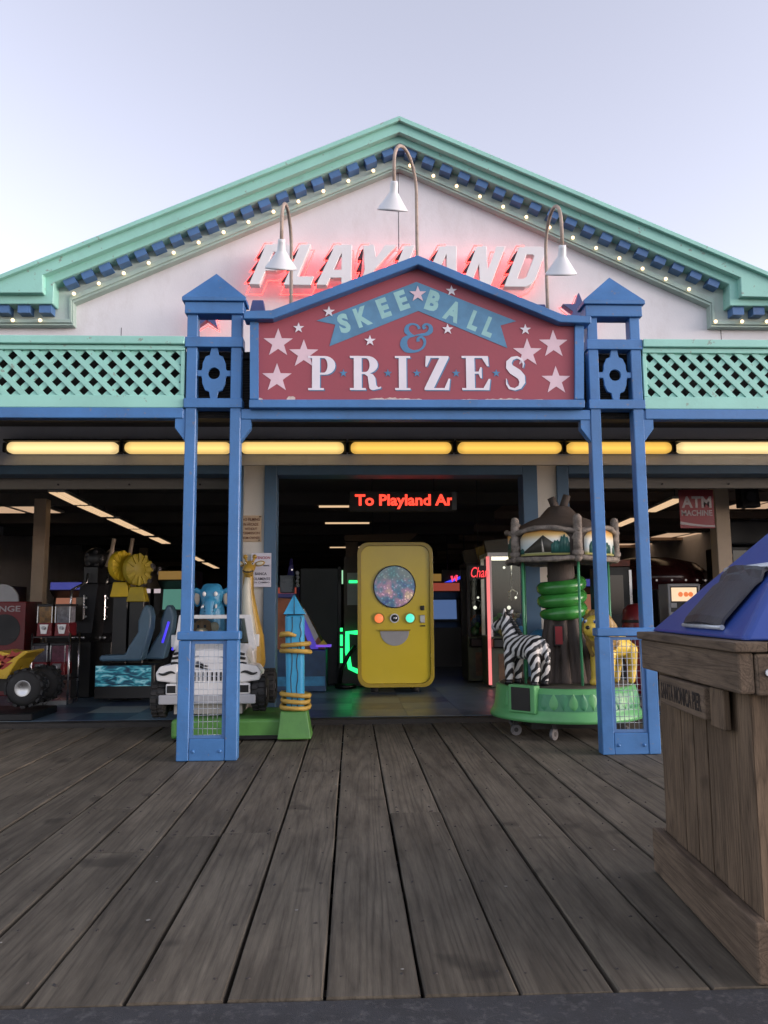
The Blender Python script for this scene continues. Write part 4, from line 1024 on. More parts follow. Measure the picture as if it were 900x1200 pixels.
def cyl_patch(a0, a1, zlo, zhi, r, n=14, name='p', mat=None, parent=None):
    vs = []; fs = []
    for i in range(n + 1):
        t = i / n; a = a0 + (a1 - a0) * t
        for z, rr in ((zlo(t), r), (zhi(t), r), (zhi(t), r - .008), (zlo(t), r - .008)): vs.append((cc.x + rr * cos(a), cc.y + rr * sin(a), z))
    for i in range(n):
        for q in range(4): fs.append((4 * i + q, 4 * i + (q + 1) % 4, 4 * i + 4 + (q + 1) % 4, 4 * i + 4 + q))
    fs += [(0, 1, 2, 3), (4 * n + 3, 4 * n + 2, 4 * n + 1, 4 * n)]
    return MB().add(vs, fs, True).build(name, mat, parent)
NPOST = 5; a_off = RAD(-87)
ring = [a_off + 2 * pi * k / NPOST for k in range(NPOST)]
for k, a in enumerate(ring):
    p = cc + Vector((crr * cos(a), crr * sin(a), 0))
    mb = caps(MB(), (p + Vector((0, 0, 1.72)), .046, p + Vector((.004, 0, 2.10)), .042)); 
    for q in range(5): mb.ball(p + Vector((.035 * cos(a + q * 2.1), .035 * sin(a + q * 2.1), 1.76 + q * .075)), .022, 8, 6)
    lp = mb.build('log_post', M['log'], can)
    MB().lathe([(.054, 1.745), (.06, 1.765), (.054, 1.785)], (p.x, p.y, 0), 12).build('rope_wrap', M['log'], lp)
    b2 = a + 2 * pi / NPOST; g = .075 / crr
    pn = cyl_patch(a + g, b2 - g, lambda t: 1.745, lambda t: 1.915 + .105 * sin(pi * t) ** .6, crr - .012, 14, 'painted_panel', PANEL, can)
    # tent on the left panel, bushes on all
    am = (a + b2) / 2; tent = .24 / crr
    if k != 0:
        cyl_patch(am - tent, am + tent * 1.05, lambda t: 1.772, lambda t: 1.772 + .165 * (1 - abs(2 * t - 1)) ** 1.15 + .004, crr - .0095, 14, 'painted_tent', CDARK, pn)
        cyl_patch(am - .012, am + .028, lambda t: 1.776, lambda t: 1.776 + .13 * (1 - t) + .003, crr - .008, 4, 'painted_tent_flap', CPALE, pn)
    for q, (f0, f1, h) in enumerate(((.0, .10, .05), (.66, .86, .12), (.80, 1.0, .17))) if k != 0 else enumerate(((.1, .42, .13), (.38, .7, .10), (.84, 1, .08))):
        A0 = a + g + (b2 - a - 2 * g) * f0; A1 = a + g + (b2 - a - 2 * g) * f1
        cyl_patch(A0, A1, lambda t: 1.762, lambda t: 1.77 + h * (.45 + .4 * sin(pi * t) + .18 * abs(sin(t * 11 + q))), crr - .0100 + .0016 * q + .001, 16, 'painted_bush', CBUSH, pn)
    for zr, sag in ((2.005, .03), (1.725, -.012)):
        MB().tube([cc + Vector((crr * cos(a + (b2 - a) * i / 10), crr * sin(a + (b2 - a) * i / 10), zr - .06 + (sag * 1.6) * sin(pi * i / 10) + (.02 if zr > 1.9 else .055))) for i in range(11)], [.026 + .004 * sin(i * 2.1) for i in range(11)], 9).build('log_rail', M['log'], can)
# red flag panel at the far left of the canopy
pz_ = cc + Vector((-.50, -.03, 0))
for a in (-84, -158, -20, 60, 130):
    p = cc + Vector((.47 * cos(RAD(a)), .47 * sin(RAD(a)), 0))
    MB().cyl(p + Vector((0, 0, zT + .012)), p + Vector((0, 0, 1.71)), .0135, n=10).build('grab_pole', M['cgreen2'] if a != 60 else paint('pink_pole', (.35, .10, .14), .35, .1, 4, 0, 40, .1), car)

def place(pos, rz): return Matrix.Translation(pos) @ Matrix.Rotation(rz, 4, 'Z')
def body(mb, mtx):
    mb.v = [tuple(mtx @ Vector(v)) for v in mb.v]; return mb
EYEW = paint('painted_eye_white', (.7, .7, .68), .2, .02, 4, 0, 40, 0)
# zebra, seen from behind and left
zm = place(cc + Vector((-.47, -.30, zT + .012)), RAD(128))
zb_ = caps(MB(), ((-.14, 0, .36), .125, (.12, 0, .37), .115), ((.13, 0, .40), .10, (.215, 0, .60), .068), ((.21, 0, .62), .066, (.325, 0, .575), .046), ((.325, 0, .575), .048, (.355, 0, .56), .043),
           ((.13, .065, .30), .06, (.145, .07, .03), .036), ((.13, -.065, .30), .06, (.145, -.07, .03), .036),
           ((-.16, .075, .34), .085, (-.20, .075, .17), .046), ((-.20, .075, .17), .046, (-.18, .075, .03), .037), ((-.16, -.075, .34), .085, (-.20, -.075, .17), .046), ((-.20, -.075, .17), .046, (-.18, -.075, .03), .037),
           ((.20, .045, .67), .022, (.185, .06, .735), .012), ((.20, -.045, .67), .022, (.185, -.06, .735), .012), ((-.25, 0, .43), .02, (-.285, 0, .24), .026))
zebra = remesh(body(zb_, zm), 'zebra', None, .0085, 5, car)
zinv = zm.inverted() @ Matrix.Translation(ORG[car])
# stripes wrap the body: bands of a field built from body-frame coordinates
m_, nt_, b_, vec_, oi_ = base('zebra_stripes')
tc_ = _n(nt_, 'ShaderNodeTexCoord'); mp_ = _n(nt_, 'ShaderNodeMapping'); nt_.links.new(tc_.outputs['Object'], mp_.inputs[0])
mp_.inputs['Rotation'].default_value = (0, 0, -RAD(128))
w_ = _n(nt_, 'ShaderNodeTexWave', Scale=5.6, Distortion=4.2, Detail=1.5); w_.inputs['Detail Scale'].default_value = 1.3; mp2 = _n(nt_, 'ShaderNodeMapping'); mp2.inputs['Rotation'].default_value = (0, RAD(38), 0)
nt_.links.new(mp_.outputs[0], mp2.inputs[0]); nt_.links.new(mp2.outputs[0], w_.inputs['Vector'])
nt_.links.new(ramp(nt_, w_.outputs['Fac'], [(.46, (.012, .012, .013)), (.54, (.62, .62, .60))]), b_.inputs['Base Color']); b_.inputs['Roughness'].default_value = .35
zebra.data.materials[0] = m_
mn = MB()
for i in range(9):
    t = i / 8; p0 = Vector((.04 + .16 * t, 0, .49 + .20 * t)); mn.ball(zm @ p0, .024, 8, 6)
mn.build('mane', M['black'], zebra)
MB().ball(zm @ Vector((.362, 0, .555)), .044, 12, 8).build('muzzle', M['grey'], zebra)
for s in (-1, 1): MB().ball(zm @ Vector((.255, s * .052, .635)), .016, 10, 8).build('eye', M['black'], zebra)
for x, y in ((.145, .07), (.145, -.07), (-.18, .075), (-.18, -.075)): MB().cyl(zm @ Vector((x, y, 0)), zm @ Vector((x, y, .05)), .046, .04, 12).build('hoof', M['black'], zebra)
# lion
lm = place(cc + Vector((.34, -.37, zT + .012)), RAD(-140))
LY = paint('lion_yellow', (.62, .45, .06), .4, .15, 4, .1, 40, .3, (.25, .13, .03)); LM = paint('lion_mane_tan', (.30, .19, .055), .5, .4, 14, .4, 40, .5, (.10, .06, .02), stretch=(1, 1, .3))
lb = caps(MB(), ((-.22, 0, .36), .115, (.08, 0, .38), .125), ((.10, 0, .44), .11, (.20, 0, .54), .10), ((.20, 0, .56), .115, (.26, 0, .54), .085),
          ((.09, .075, .30), .06, (.115, .08, .05), .042), ((.09, -.075, .30), .06, (.115, -.08, .05), .042), ((.115, .08, .03), .045, (.15, .08, .028), .038), ((.115, -.08, .03), .045, (.15, -.08, .028), .038),
          ((-.26, .08, .32), .08, (-.29, .085, .15), .045), ((-.29, .085, .15), .045, (-.26, .085, .035), .04), ((-.26, -.08, .32), .08, (-.29, -.085, .15), .045), ((-.29, -.085, .15), .045, (-.26, -.085, .035), .04),
          ((-.33, 0, .40), .022, (-.42, 0, .20), .018))
lion = remesh(body(lb, lm), 'lion', LY, .0095, 4, car)
mb = MB()
for i in range(13):
    a = 2 * pi * i / 13
    caps(mb, ((.165, .12 * cos(a), .55 + .13 * sin(a)), .055, (.10 - .03 * (sin(a) < 0), .13 * cos(a), .48 + .15 * sin(a)), .055))
caps(mb, ((.16, 0, .42), .07, (.15, 0, .30), .04), ((.14, .09, .40), .06, (.12, .08, .28), .035), ((.14, -.09, .40), .06, (.12, -.08, .28), .035))
remesh(body(mb, lm), 'mane', LM, .011, 3, lion)
MB().ball(lm @ Vector((.335, 0, .555)), (.022, .028, .02), 10, 8).build('nose', M['black'], lion)
for s in (-1, 1):
    e_ = MB().ball(lm @ Vector((.275, s * .05, .605)), .026, 12, 8).build('eye', EYEW, lion); MB().ball(lm @ Vector((.294, s * .054, .607)), .013, 10, 8).build('pupil', paint('pupil_blue', (.02, .05, .2), .2), e_)
    MB().ball(lm @ Vector((.17, s * .105, .69)), (.02, .035, .035), 10, 8).build('ear', LY, lion)
# blue elephant on the far side
em_ = place(cc + Vector((.12, .40, zT + .012)), RAD(-14))
BLU = paint('elephant_blue', (.045, .20, .36), .4, .15, 3, .1, 40, .25, (.02, .08, .16))
eb = caps(MB(), ((-.24, 0, .36), .16, (.06, 0, .36), .16), ((.14, 0, .52), .13, (.20, 0, .50), .11), ((.26, 0, .46), .06, (.31, 0, .26), .04), ((.31, 0, .26), .04, (.37, 0, .24), .034), ((.08, .09, .25), .065, (.08, .09, .05), .055), ((.08, -.09, .25), .065, (.08, -.09, .05), .055), ((-.26, .09, .25), .065, (-.26, .09, .05), .055), ((-.26, -.09, .25), .065, (-.26, -.09, .05), .055), ((-.38, 0, .4), .02, (-.46, 0, .52), .035))
el = remesh(body(eb, em_), 'elephant', BLU, .014, 4, car)
for s in (-1, 1): MB().ball(em_ @ Vector((.11, s * .15, .52)), (.09, .09, .12), 12, 8).build('ear', BLU, el)

# ================================================================== SAFARI KIDDIE RIDE
M['rgreen'] = paint('ride_green', (.075, .22, .045), .45, .2, 3, .15, 30, .35, (.03, .06, .02))
sr = thing('safari_ride', 'coin operated safari jeep ride on a green base by the left tower', 'kiddie ride', (-1.05, 8.2, 0))
BX(-1.72, -.62, 7.80, 8.74, .02, .20).build('base', M['rgreen'], sr, bevel=.03, seg=3)
BX(-1.66, -.66, 7.786, 7.797, .015, .05).build('skid', M['black'], sr)
x0, x1 = AX(325, 866, 7.72), AX(365, 866, 7.72); xa, xb = AX(329, 834, 7.80), AX(360, 834, 7.80)
zt_ = AZ(345, 833, 7.78)
MB().frustum((x0, x1, 7.70, 8.04), (xa, xb, 7.76, 7.98), .02, zt_).build('post_block', M['rgreen'], sr, bevel=.012, seg=2)
pxm = (xa + xb) / 2 + .01; ptop = AZ(343, 720, 7.83); papx = AZ(341, 696, 7.86)
cy = paint('cyan_painted_post', (.035, .30, .52), .4, .12, 3, .1, 30, .3, (.02, .12, .24)); blk = M['black']
def rect_post(w, d, z0, z1, w1=None):
    w1 = w1 or w
    return MB().frustum((pxm - w / 2, pxm + w / 2, 7.87 - d / 2, 7.87 + d / 2), (pxm - .012 - w1 / 2, pxm - .012 + w1 / 2, 7.87 - d / 2, 7.87 + d / 2), z0, z1)
po = rect_post(.165, .17, zt_ - .01, ptop, .185).build('marker_post', cy, sr, bevel=.03, seg=2)
MB().add([(pxm - .012 - .105, 7.775, ptop), (pxm - .012 + .105, 7.775, ptop), (pxm - .012 + .105, 7.965, ptop), (pxm - .012 - .105, 7.965, ptop), (pxm - .02, 7.86, papx)], [(0, 1, 4), (1, 2, 4), (2, 3, 4), (3, 0, 4), (3, 2, 1, 0)]).build('post_tip', cy, po)
cr_ = MB()
for xo, z0, z1 in ((-.035, zt_ + .02, ptop - .02), (.02, zt_ + .02, ptop - .30), (.05, ptop - .34, ptop - .02)):
    cr_.tube([(pxm + xo + .008 * sin(i * 1.7), 7.783, z0 + (z1 - z0) * i / 9) for i in range(10)], .004, 5)
cr_.build('painted_crack', blk, po)
cr2 = MB(); cr2.tube([(pxm - .012, 7.776, ptop), (pxm - .014, 7.80, (ptop + papx) / 2 + .01), (pxm - .02, 7.85, papx)], .004, 5)
cr2.tube([(pxm - .012 + .105 * sx_, 7.772, ptop) for sx_ in (-1, -.5, 0, .5, 1)], .004, 5); cr2.build('painted_crack', blk, po)
rope = paint('yellow_rope', (.42, .27, .05), .55, .3, 8, .5, 40, .4, (.2, .1, .02), stretch=(1, 1, 3))
for py, w_ in ((756, .0), (764, .01), (815, .005), (822, -.004), (829, .004)):
    z = AZ(345, py, 7.76); hw, hd = .128 + w_, .125
    pts = [(pxm + hw * cos(2 * pi * i / 20) * (1 / max(abs(cos(2 * pi * i / 20)), abs(sin(2 * pi * i / 20)))) ** .6, 7.87 + hd * sin(2 * pi * i / 20) * (1 / max(abs(cos(2 * pi * i / 20)), abs(sin(2 * pi * i / 20)))) ** .6, z + .012 * sin(2 * pi * i / 20 + py)) for i in range(20)]
    MB().tube(pts, [.021 + .003 * (i % 2) for i in range(20)], 8, closed=True).build('rope_loop', rope, po)
z = AZ(337, 744, 7.76); MB().tube([(pxm - .14, 7.84, z - .01), (pxm - .13, 7.76, z + .005), (pxm - .06, 7.745, z + .01), (pxm + .01, 7.755, z - .008)], [.024, .026, .026, .012], 8).build('rope_loop', rope, po)
# --- jeep (centre line xj, front yj)
xj, yj = AX(245, 800, 8.05), 8.00
WHT = paint('jeep_white', (.66, .66, .65), .3, .05, 3, .03, 30, .2, (.3, .28, .25))
J = lambda py, Y=8.05: AZ(245, py, Y)
jw = .41
# bonnet and body as a shaped shell: stations along y with half width, bottom, top
def loft(st, nx=6):
    "stations (y, halfwidth, z0, z1, crown)"
    vs = []; fs = []
    for (y, hw, z0, z1, cr0) in st:
        row = [(-hw, z0), (-hw * 1.0, z0 + (z1 - z0) * .7), (-hw * .93, z1 - .012)]
        row += [(hw * u, z1 + cr0 * (1 - u * u)) for u in (-.8, -.5, 0, .5, .8)] + [(hw * .93, z1 - .012), (hw, z0 + (z1 - z0) * .7), (hw, z0)]
        vs += [(xj + a, y, b) for a, b in row]
    k = 11
    for i in range(len(st) - 1):
        for q in range(k): fs.append((i * k + q, i * k + (q + 1) % k, (i + 1) * k + (q + 1) % k, (i + 1) * k + q))
    fs.append(tuple(range(k))); fs.append(tuple(reversed(range((len(st) - 1) * k, len(st) * k))))
    return MB().add(vs, fs)
bd = loft([(yj + .02, .36, J(818), J(775), .02), (yj + .05, .385, J(818), J(764), .03), (yj + .30, .40, J(818), J(757), .03), (yj + .34, .40, J(818), J(757), .02)]).build('bonnet', WHT, sr, bevel=.01, seg=2)
BX(xj - .40, xj + .40, yj + .342, yj + .74, J(818), J(764)).build('jeep_body', WHT, sr, bevel=.02, seg=2)
# fenders with the dark eyebrow curl
for s in (-1, 1):
    fpts = []
    fe = MB().prism([(xj + s * .30, J(800)), (xj + s * .50, J(797)), (xj + s * .515, J(788)), (xj + s * .47, J(780)), (xj + s * .30, J(777))], yj - .01, yj + .34).build('fender', WHT, sr, bevel=.014, seg=2)
    MB().tube([(xj + s * (.32 + .02 * i), yj - .016, J(788) + .012 * sin(i * .8)) for i in range(9)], [.006 + .009 * sin(pi * i / 8) for i in range(9)], 6).build('painted_brow', blk, fe)
    hl = BX(xj + s * .355 - .055, xj + s * .355 + .055, yj - .012, yj + .05, J(813), J(800.5)).build('headlight', WHT, sr, bevel=.008)
    BX(xj + s * .355 - .042, xj + s * .355 + .042, yj - .016, yj - .010, J(811), J(802.5)).build('lens', M['black'], hl)
    mw = BX(xj + s * .42 - .03, xj + s * .42 + .03, yj + .36, yj + .40, J(760), J(745)).build('mirror', WHT, sr, bevel=.006)
BX(xj - .30, xj + .30, yj - .02, yj + .06, J(814), J(786)).build('grille_panel', WHT, sr, bevel=.012, seg=2)
for i in range(9):
    x = xj - .17 + i * .0425; BX(x - .008, x + .008, yj - .026, yj - .018, J(797), J(787)).build('grille_slot', blk, sr)
BX(xj - .47, xj + .47, yj - .05, yj + .04, J(824), J(813)).build('bumper', M['grey'], sr, bevel=.012, seg=2)
BX(xj - .33, xj + .33, yj + .02, yj + .5, J(836), J(818) + .002).build('underbody', paint('ride_underbody', (.30, .29, .27), .6, .1, 4, .05, 40, .3), sr)
for q, (u0, u1, v0, v1) in enumerate(((-.36, -.1, 771, 769), (.36, .12, 772, 770), (-.37, -.2, 777, 776), (.37, .2, 778, 776), (-.35, -.15, 766, 764.5), (.35, .14, 767, 765.5), (-.12, .0, 776, 781), (-.13, .03, 780, 785))):
    MB().tube([(xj + u0 + (u1 - u0) * i / 5, yj + .014 - (.0 if v0 > 770 else -.012), J(v0 + (v1 - v0) * i / 5) + .006 * sin(i * 1.5)) for i in range(6)], [.013, .014, .012, .010, .007, .003], 6).build('zebra_stripe', blk, sr)
# windscreen frame, seats, roll bar
wz0, wz1 = J(758, 8.32), J(720.5, 8.38)
wf = MB()
wo_ = [(xj - .425, wz0 - .03), (xj + .425, wz0 - .03), (xj + .37, wz1), (xj - .37, wz1)]; wi_ = [(xj - .345, wz0 + .03), (xj + .345, wz0 + .03), (xj + .30, wz1 - .04), (xj - .30, wz1 - .04)]
wm = Matrix.Translation((0, yj + .33, 0)) @ Matrix.Shear('XY', 4, (0, 0)) 
wf.prism([wo_, wi_[::-1]], yj + .335, yj + .372); wfo = wf.build('windscreen_frame', WHT, sr, bevel=.008, seg=2)
MB().prism(wi_, yj + .35, yj + .356).build('windscreen', glass('jeep_glass', (.8, .85, .87)), wfo)
for s in (-1, 1):
    MB().prism([(yj + .372, wz0), (yj + .42, wz0), (yj + .60, wz0 + .02), (yj + .74, wz0 + .06), (yj + .74, wz0 - .06), (yj + .372, wz0 - .06)], xj + s * .385 - .02, xj + s * .385 + .02, Matrix(((0, 1, 0, 0), (1, 0, 0, 0), (0, 0, 1, 0), (0, 0, 0, 1)))).build('door', WHT, sr, bevel=.006)
BX(xj - .34, xj + .34, yj + .62, yj + .70, wz0 - .05, wz0 + .14).build('seat', M['dark'], sr, bevel=.03, seg=3)
# wheels
M['tread'] = M['rubber']
for s, yy, py in ((-1, yj + .14, 818), (1, yj + .14, 812), (-1, yj + .60, 812), (1, yj + .66, 804)):
    xc = xj + s * (.49 if yy < 8.3 else .53); zc = AZ(245, py, yy); Rw = .165
    w = MB(); mm = Matrix.Rotation(pi / 2, 4, 'Y')
    w.lathe([(.07, -.07), (Rw - .03, -.075), (Rw, -.05), (Rw, .05), (Rw - .03, .075), (.07, .07)], (xc, yy, zc), 24, mm)
    wo2 = w.build('wheel', M['rubber'], sr)
    tr = MB()
    for i in range(16):
        a = 2 * pi * i / 16; m2 = Matrix.Translation((xc, yy, zc)) @ Matrix.Rotation(a, 4, 'X') @ Matrix.Translation((0, 0, Rw))
        tr.box(-.06, -.005, -.018, .018, -.01, .016, m2); tr.box(.005, .06, -.004, .03, -.01, .016, m2)
    tr.build('tread', M['rubber'], wo2)['kind'] = 'stuff'; MB().cyl((xc - .06, yy, zc), (xc + .06, yy, zc), .072, n=16).build('rim', M['grey'], wo2)
# monkey behind the windscreen
mk = Vector((AX(238, 742, 8.46), 8.46, AZ(238, 736, 8.46)))
BRN = paint('monkey_brown', (.26, .12, .035), .5, .2, 5, .1, 40, .3, (.1, .05, .02)); CRM = paint('monkey_cream', (.55, .44, .28), .5, .1, 5, .05, 40, .2)
mon = remesh(caps(MB(), (mk + Vector((0, .05, -.28)), .10, mk + Vector((0, .02, -.12)), .085), (mk, .10, mk + Vector((0, 0, -.02)), .10), (mk + Vector((.1, 0, -.12)), .04, mk + Vector((.16, -.10, -.2)), .03), (mk + Vector((-.1, 0, -.12)), .04, mk + Vector((-.16, -.10, -.2)), .03)), 'monkey', BRN, .011, 4, sr)
for s in (-1, 1):
    MB().ball(mk + Vector((s * .115, -.01, .01)), (.05, .025, .055), 14, 8).build('ear', CRM, mon)
    MB().ball(mk + Vector((s * .035, -.095, .02)), (.014, .01, .018), 8, 6).build('eye', M['black'], mon)
MB().ball(mk + Vector((0, -.075, -.035)), (.065, .04, .045), 14, 8).build('muzzle', CRM, mon)
# elephant head and shoulders behind
ek = Vector((AX(248, 700, 8.62), 8.62, AZ(248, 700, 8.62)))
EB = paint('elephant_bright_blue', (.035, .23, .40), .4, .12, 4, .08, 40, .25, (.02, .10, .2)); EP = paint('elephant_ear_pink', (.45, .38, .30), .5, .1, 4, .05, 40, .2)
ele = remesh(caps(MB(), (ek + Vector((0, .02, .02)), .125, ek + Vector((0, 0, -.04)), .11), (ek + Vector((0, -.08, -.06)), .07, ek + Vector((0, -.13, -.22)), .05), (ek + Vector((-.05, .02, .09)), .06, ek + Vector((.05, .02, .09)), .06), (ek + Vector((0, .06, -.12)), .13, ek + Vector((0, .08, -.5)), .17),
     (ek + Vector((-.12, .02, .05)), .03, ek + Vector((-.165, .0, .075)), .03), (ek + Vector((.12, .02, .05)), .03, ek + Vector((.165, .0, .075)), .03)), 'elephant', EB, .0115, 4, sr)
for s in (-1, 1):
    er = MB().ball(ek + Vector((s * .155, .03, .0)), (.045, .03, .10), 14, 10).build('ear', EB, ele); MB().ball(ek + Vector((s * .152, .002, -.005)), (.03, .012, .075), 12, 8).build('ear_lining', EP, er)
    MB().ball(ek + Vector((s * .06, -.105, .035)), (.02, .014, .026), 10, 8).build('eye', EYEW, ele)
    MB().cyl(ek + Vector((s * .06, -.09, -.08)), ek + Vector((s * .075, -.16, -.11)), .018, .008, 8).build('tusk', EYEW, ele)
for k in range(4): MB().tube([ek + Vector((.055 * u, -.135 - .008 * k + .012 * abs(u), -.06 - .03 * k)) for u in (-1, -.5, 0, .5, 1)], .005, 5).build('trunk_crease', paint('crease_blue', (.02, .10, .2), .5), ele)
# giraffe
gy = 8.60
gx = lambda px, py: AX(px, py, gy)
gz = lambda py: AZ(300, py, gy)
GY = paint('giraffe_ochre', (.36, .22, .03), .4, .2, 5, .1, 40, .35, (.16, .08, .015)); GW = paint('giraffe_cream', (.52, .50, .40), .45, .08, 4, .05, 40, .2)
gir = remesh(caps(MB(), ((gx(296, 765), gy + .10, gz(775)), .13, (gx(296, 745), gy + .06, gz(748)), .118), ((gx(296, 745), gy + .06, gz(748)), .118, (gx(293.5, 722), gy + .03, gz(722)), .084), ((gx(293.5, 722), gy + .03, gz(722)), .084, (gx(291, 695), gy, gz(695)), .062), ((gx(291, 695), gy, gz(695)), .062, (gx(291.5, 672), gy - .01, gz(672)), .054),
     ((gx(293, 666), gy - .02, gz(664)), .066, (gx(292, 668), gy - .09, gz(669)), .06)), 'giraffe', GY, .010, 4, sr)
nk = [(gx(a, b), gy - c, gz(b)) for a, b, c in ((293, 752, .065), (292.5, 738, .062), (291, 718, .05), (290, 700, .05), (290, 688, .05), (291, 677, .045))]
MB().tube(nk, [.085, .074, .058, .046, .042, .03], 12).build('neck_front', GW, gir)
MB().tube([(gx(286.5, 669.3), gy - .125, gz(669.3)), (gx(290, 671), gy - .148, gz(671)), (gx(295, 671), gy - .148, gz(671)), (gx(298, 669.5), gy - .125, gz(669.5))], .007, 6).build('mouth', M['dark'], gir)
for s, ax_ in ((-1, 287.8), (1, 298.6)):
    MB().cyl((gx(290 if s < 0 else 296, 658), gy - .02, gz(660)), (gx(ax_, 653), gy - .02, gz(654)), .013, .013, 8).build('horn', GY, gir)
    MB().ball((gx(ax_, 652), gy - .02, gz(652.5)), .025, 10, 8).build('horn_knob', GY, gir)
    ex = gx(292.5 + s * 12, 660)
    e2 = MB().ball((ex, gy - .01, gz(660.5)), (.058, .02, .030), 12, 8, Matrix.Rotation(-s * .25, 3, 'Y')).build('ear', GY, gir)
    MB().ball((ex, gy - .024, gz(660.5)), (.043, .012, .02), 12, 8, Matrix.Rotation(-s * .25, 3, 'Y')).build('ear_lining', GW, e2)
    e3 = MB().ball((gx(293 + s * 4.3, 660), gy - .072, gz(661)), .015, 10, 8).build('eye', EYEW, gir)
    MB().ball((gx(293 + s * 4.4, 660), gy - .084, gz(661)), .008, 8, 6).build('pupil', M['black'], e3)
# ================================================================== SIGNS
YL = 9.6
xa, za = at(412, 598.5, YL); xb, zb2 = at(533, 575.5, YL)
led = thing('led_sign', 'hanging scrolling sign with red dotted letters in the middle doorway', 'led sign', ((xa + xb) / 2, YL + .06, za))
BX(xa - .03, xb + .02, YL + .01, YL + .14, za, zb2).build('housing', M['net'], led, bevel=.006)
for x in (xa + .25, xb - .25): MB().cyl((x, YL + .08, zb2), (x, YL + .08, 3.298), .006, n=6).build('hanger', M['dark'], led)
M['led'] = emit('red_led', (1, .045, .02), 1.9)
lx0, lz0 = at(416, 596.5, YL); lx1, lz1 = at(531.5, 579, YL)
tt = text('To Playland Ar', 'lettering', M['led'], led, lx0, lx1, lz0, lz1, YL + .004, .032, .004)
BX(lx1 - .022, xb + .021, YL - .001, YL + .003, za + .01, zb2 - .01).build('end_cover', M['black'], led)

def hung_sign(name, label, pxs, Y, mat, lines, cat='sign', th=.012, group=None):
    a, b, c, d = pxs
    x0, z0 = at(a, d, Y); x1, z1 = at(b, c, Y)
    t = thing(name, label, cat, ((x0 + x1) / 2, Y, z0))
    BX(x0, x1, Y, Y + th, z0, z1).build('panel', mat, t, bevel=.002)
    for txt, ya, yb, fa, fb, m_, bold in lines:
        text(txt, 'lettering', m_, t, x0 + (x1 - x0) * fa, x0 + (x1 - x0) * fb, z1 - (z1 - z0) * yb, z1 - (z1 - z0) * ya, Y - .0025, bold, .002)
    return t, x0, x1, z0, z1
TXB = paint('brown_sign_ink', (.16, .07, .035), .6, .2, 20, 0, 40, .2, (.4, .3, .2)); TXR = paint('red_sign_ink', (.35, .05, .06), .6); TXK = paint('dark_sign_ink', (.06, .055, .08), .6)
t, x0, x1, z0, z1 = hung_sign('notice_board', 'faded tan notice with brown lettering on the cream pier', (281, 306.5, 604, 635), YW - .012, paint('faded_tan_sign', (.42, .31, .20), .7, .12, 8, .05, 40, .3, (.5, .42, .3)),
    [('NO FILMING', .09, .21, .10, .92, TXB, .02), ('IN ARCADE', .28, .39, .16, .86, TXB, .02), ('WITHOUT', .46, .56, .22, .80, TXB, .02), ('PERMISSION', .62, .72, .10, .92, TXB, .02), ('FROM OWNER', .80, .90, .06, .94, TXB, .02)])
for a, b in ((.06, .96), (.06, .04), (.90, .06), (.93, .95)): MB().ball((x0 + (x1 - x0) * a, YW - .013, z0 + (z1 - z0) * b), .008, 8, 6).build('screw', M['black'], t)
hung_sign('paper_notice', 'white paper notice taped over the blue door jamb behind the giraffe', (294, 318, 648, 688), YW - .05, paint('white_paper', (.60, .59, .66), .8, .03, 5, .02, 40, .1, (.4, .4, .4)),
    [('ATENCION', .10, .18, .12, .94, TXR, .02), ('www.', .35, .40, .60, .92, TXK, .01), ('BANCA', .57, .65, .20, .78, TXK, .02), ('SOLAMENTE', .72, .80, .05, .95, TXK, .02), ('EN CAMBIO', .84, .89, .12, .92, TXK, .01)], th=.004)
RED = paint('atm_sign_red', (.20, .014, .022), .4, .1, 4, 0, 40, .1)
GW2 = paint('atm_grey_lettering', (.36, .33, .34), .5)
t, x0, x1, z0, z1 = hung_sign('atm_sign', 'red hanging ATM machine sign in the right doorway', (797.5, 835.5, 574, 619), 9.8, RED, [('ATM', .17, .47, .07, .93, GW2, .03), ('MACHINE', .53, .68, .05, .94, GW2, .02)])
MB().prism([(x0, z0 + .05)] + [(x0 + (x1 - x0) * i / 8, z0 + .05 - .035 * sin(pi * .5 * i / 8)) for i in range(1, 9)] + [(x1, z0 + .035)] + [(x0 + (x1 - x0) * i / 8, z0 + .085 - .05 * sin(pi * .5 * i / 8)) for i in range(7, -1, -1)], 9.796, 9.799).build('swoosh', GW2, t)
for x in (x0 + .05, x1 - .05): MB().cyl((x, 9.806, z1), (x, 9.806, 3.298), .005, n=6).build('hanger', M['dark'], t)

# ================================================================== INTERIOR: columns and ceiling lights
CZ = 3.30
def column(px, py, Y, w, label):
    x = AX(px, py, Y)
    t = thing('support_column', label, 'column', (x, Y, .05), 'columns inside the arcade')
    BX(x - w / 2, x + w / 2, Y, Y + w, .0515, 3.075).build('shaft', M['beige'], t, bevel=.008)
    BX(x - w / 2 - .015, x + w / 2 + .015, Y - .015, Y + w + .015, .0517, .20).build('skirting', M['dark'], t)
column(45, 640, 13.2, .20, 'beige square column standing behind the red change machine')
column(848, 620, 10.6, .20, 'beige square column right of the red hanging sign')
column(167, 660, 24, .22, 'beige column far back behind the yellow discs')
M['tube'] = emit('dim_warm_troffer', (1, .68, .40), .8); M['tube2'] = emit('dim_tan_troffer', (1, .66, .42), .55)
def troffer(x, Y, w, l, label, k='tube', z=CZ):
    t = thing('ceiling_light', label, 'ceiling light', (x, Y, z), 'ceiling lights inside the arcade')
    BX(x - w / 2, x + w / 2, Y - l / 2, Y + l / 2, z - .05, z - .002).build('housing', M['cream'], t)
    for s in (-1, 1): BX(x + s * w / 4 - w * .2, x + s * w / 4 + w * .2, Y - l / 2 + .02, Y + l / 2 - .02, z - .058, z - .0505).build('lens', M[k], t)
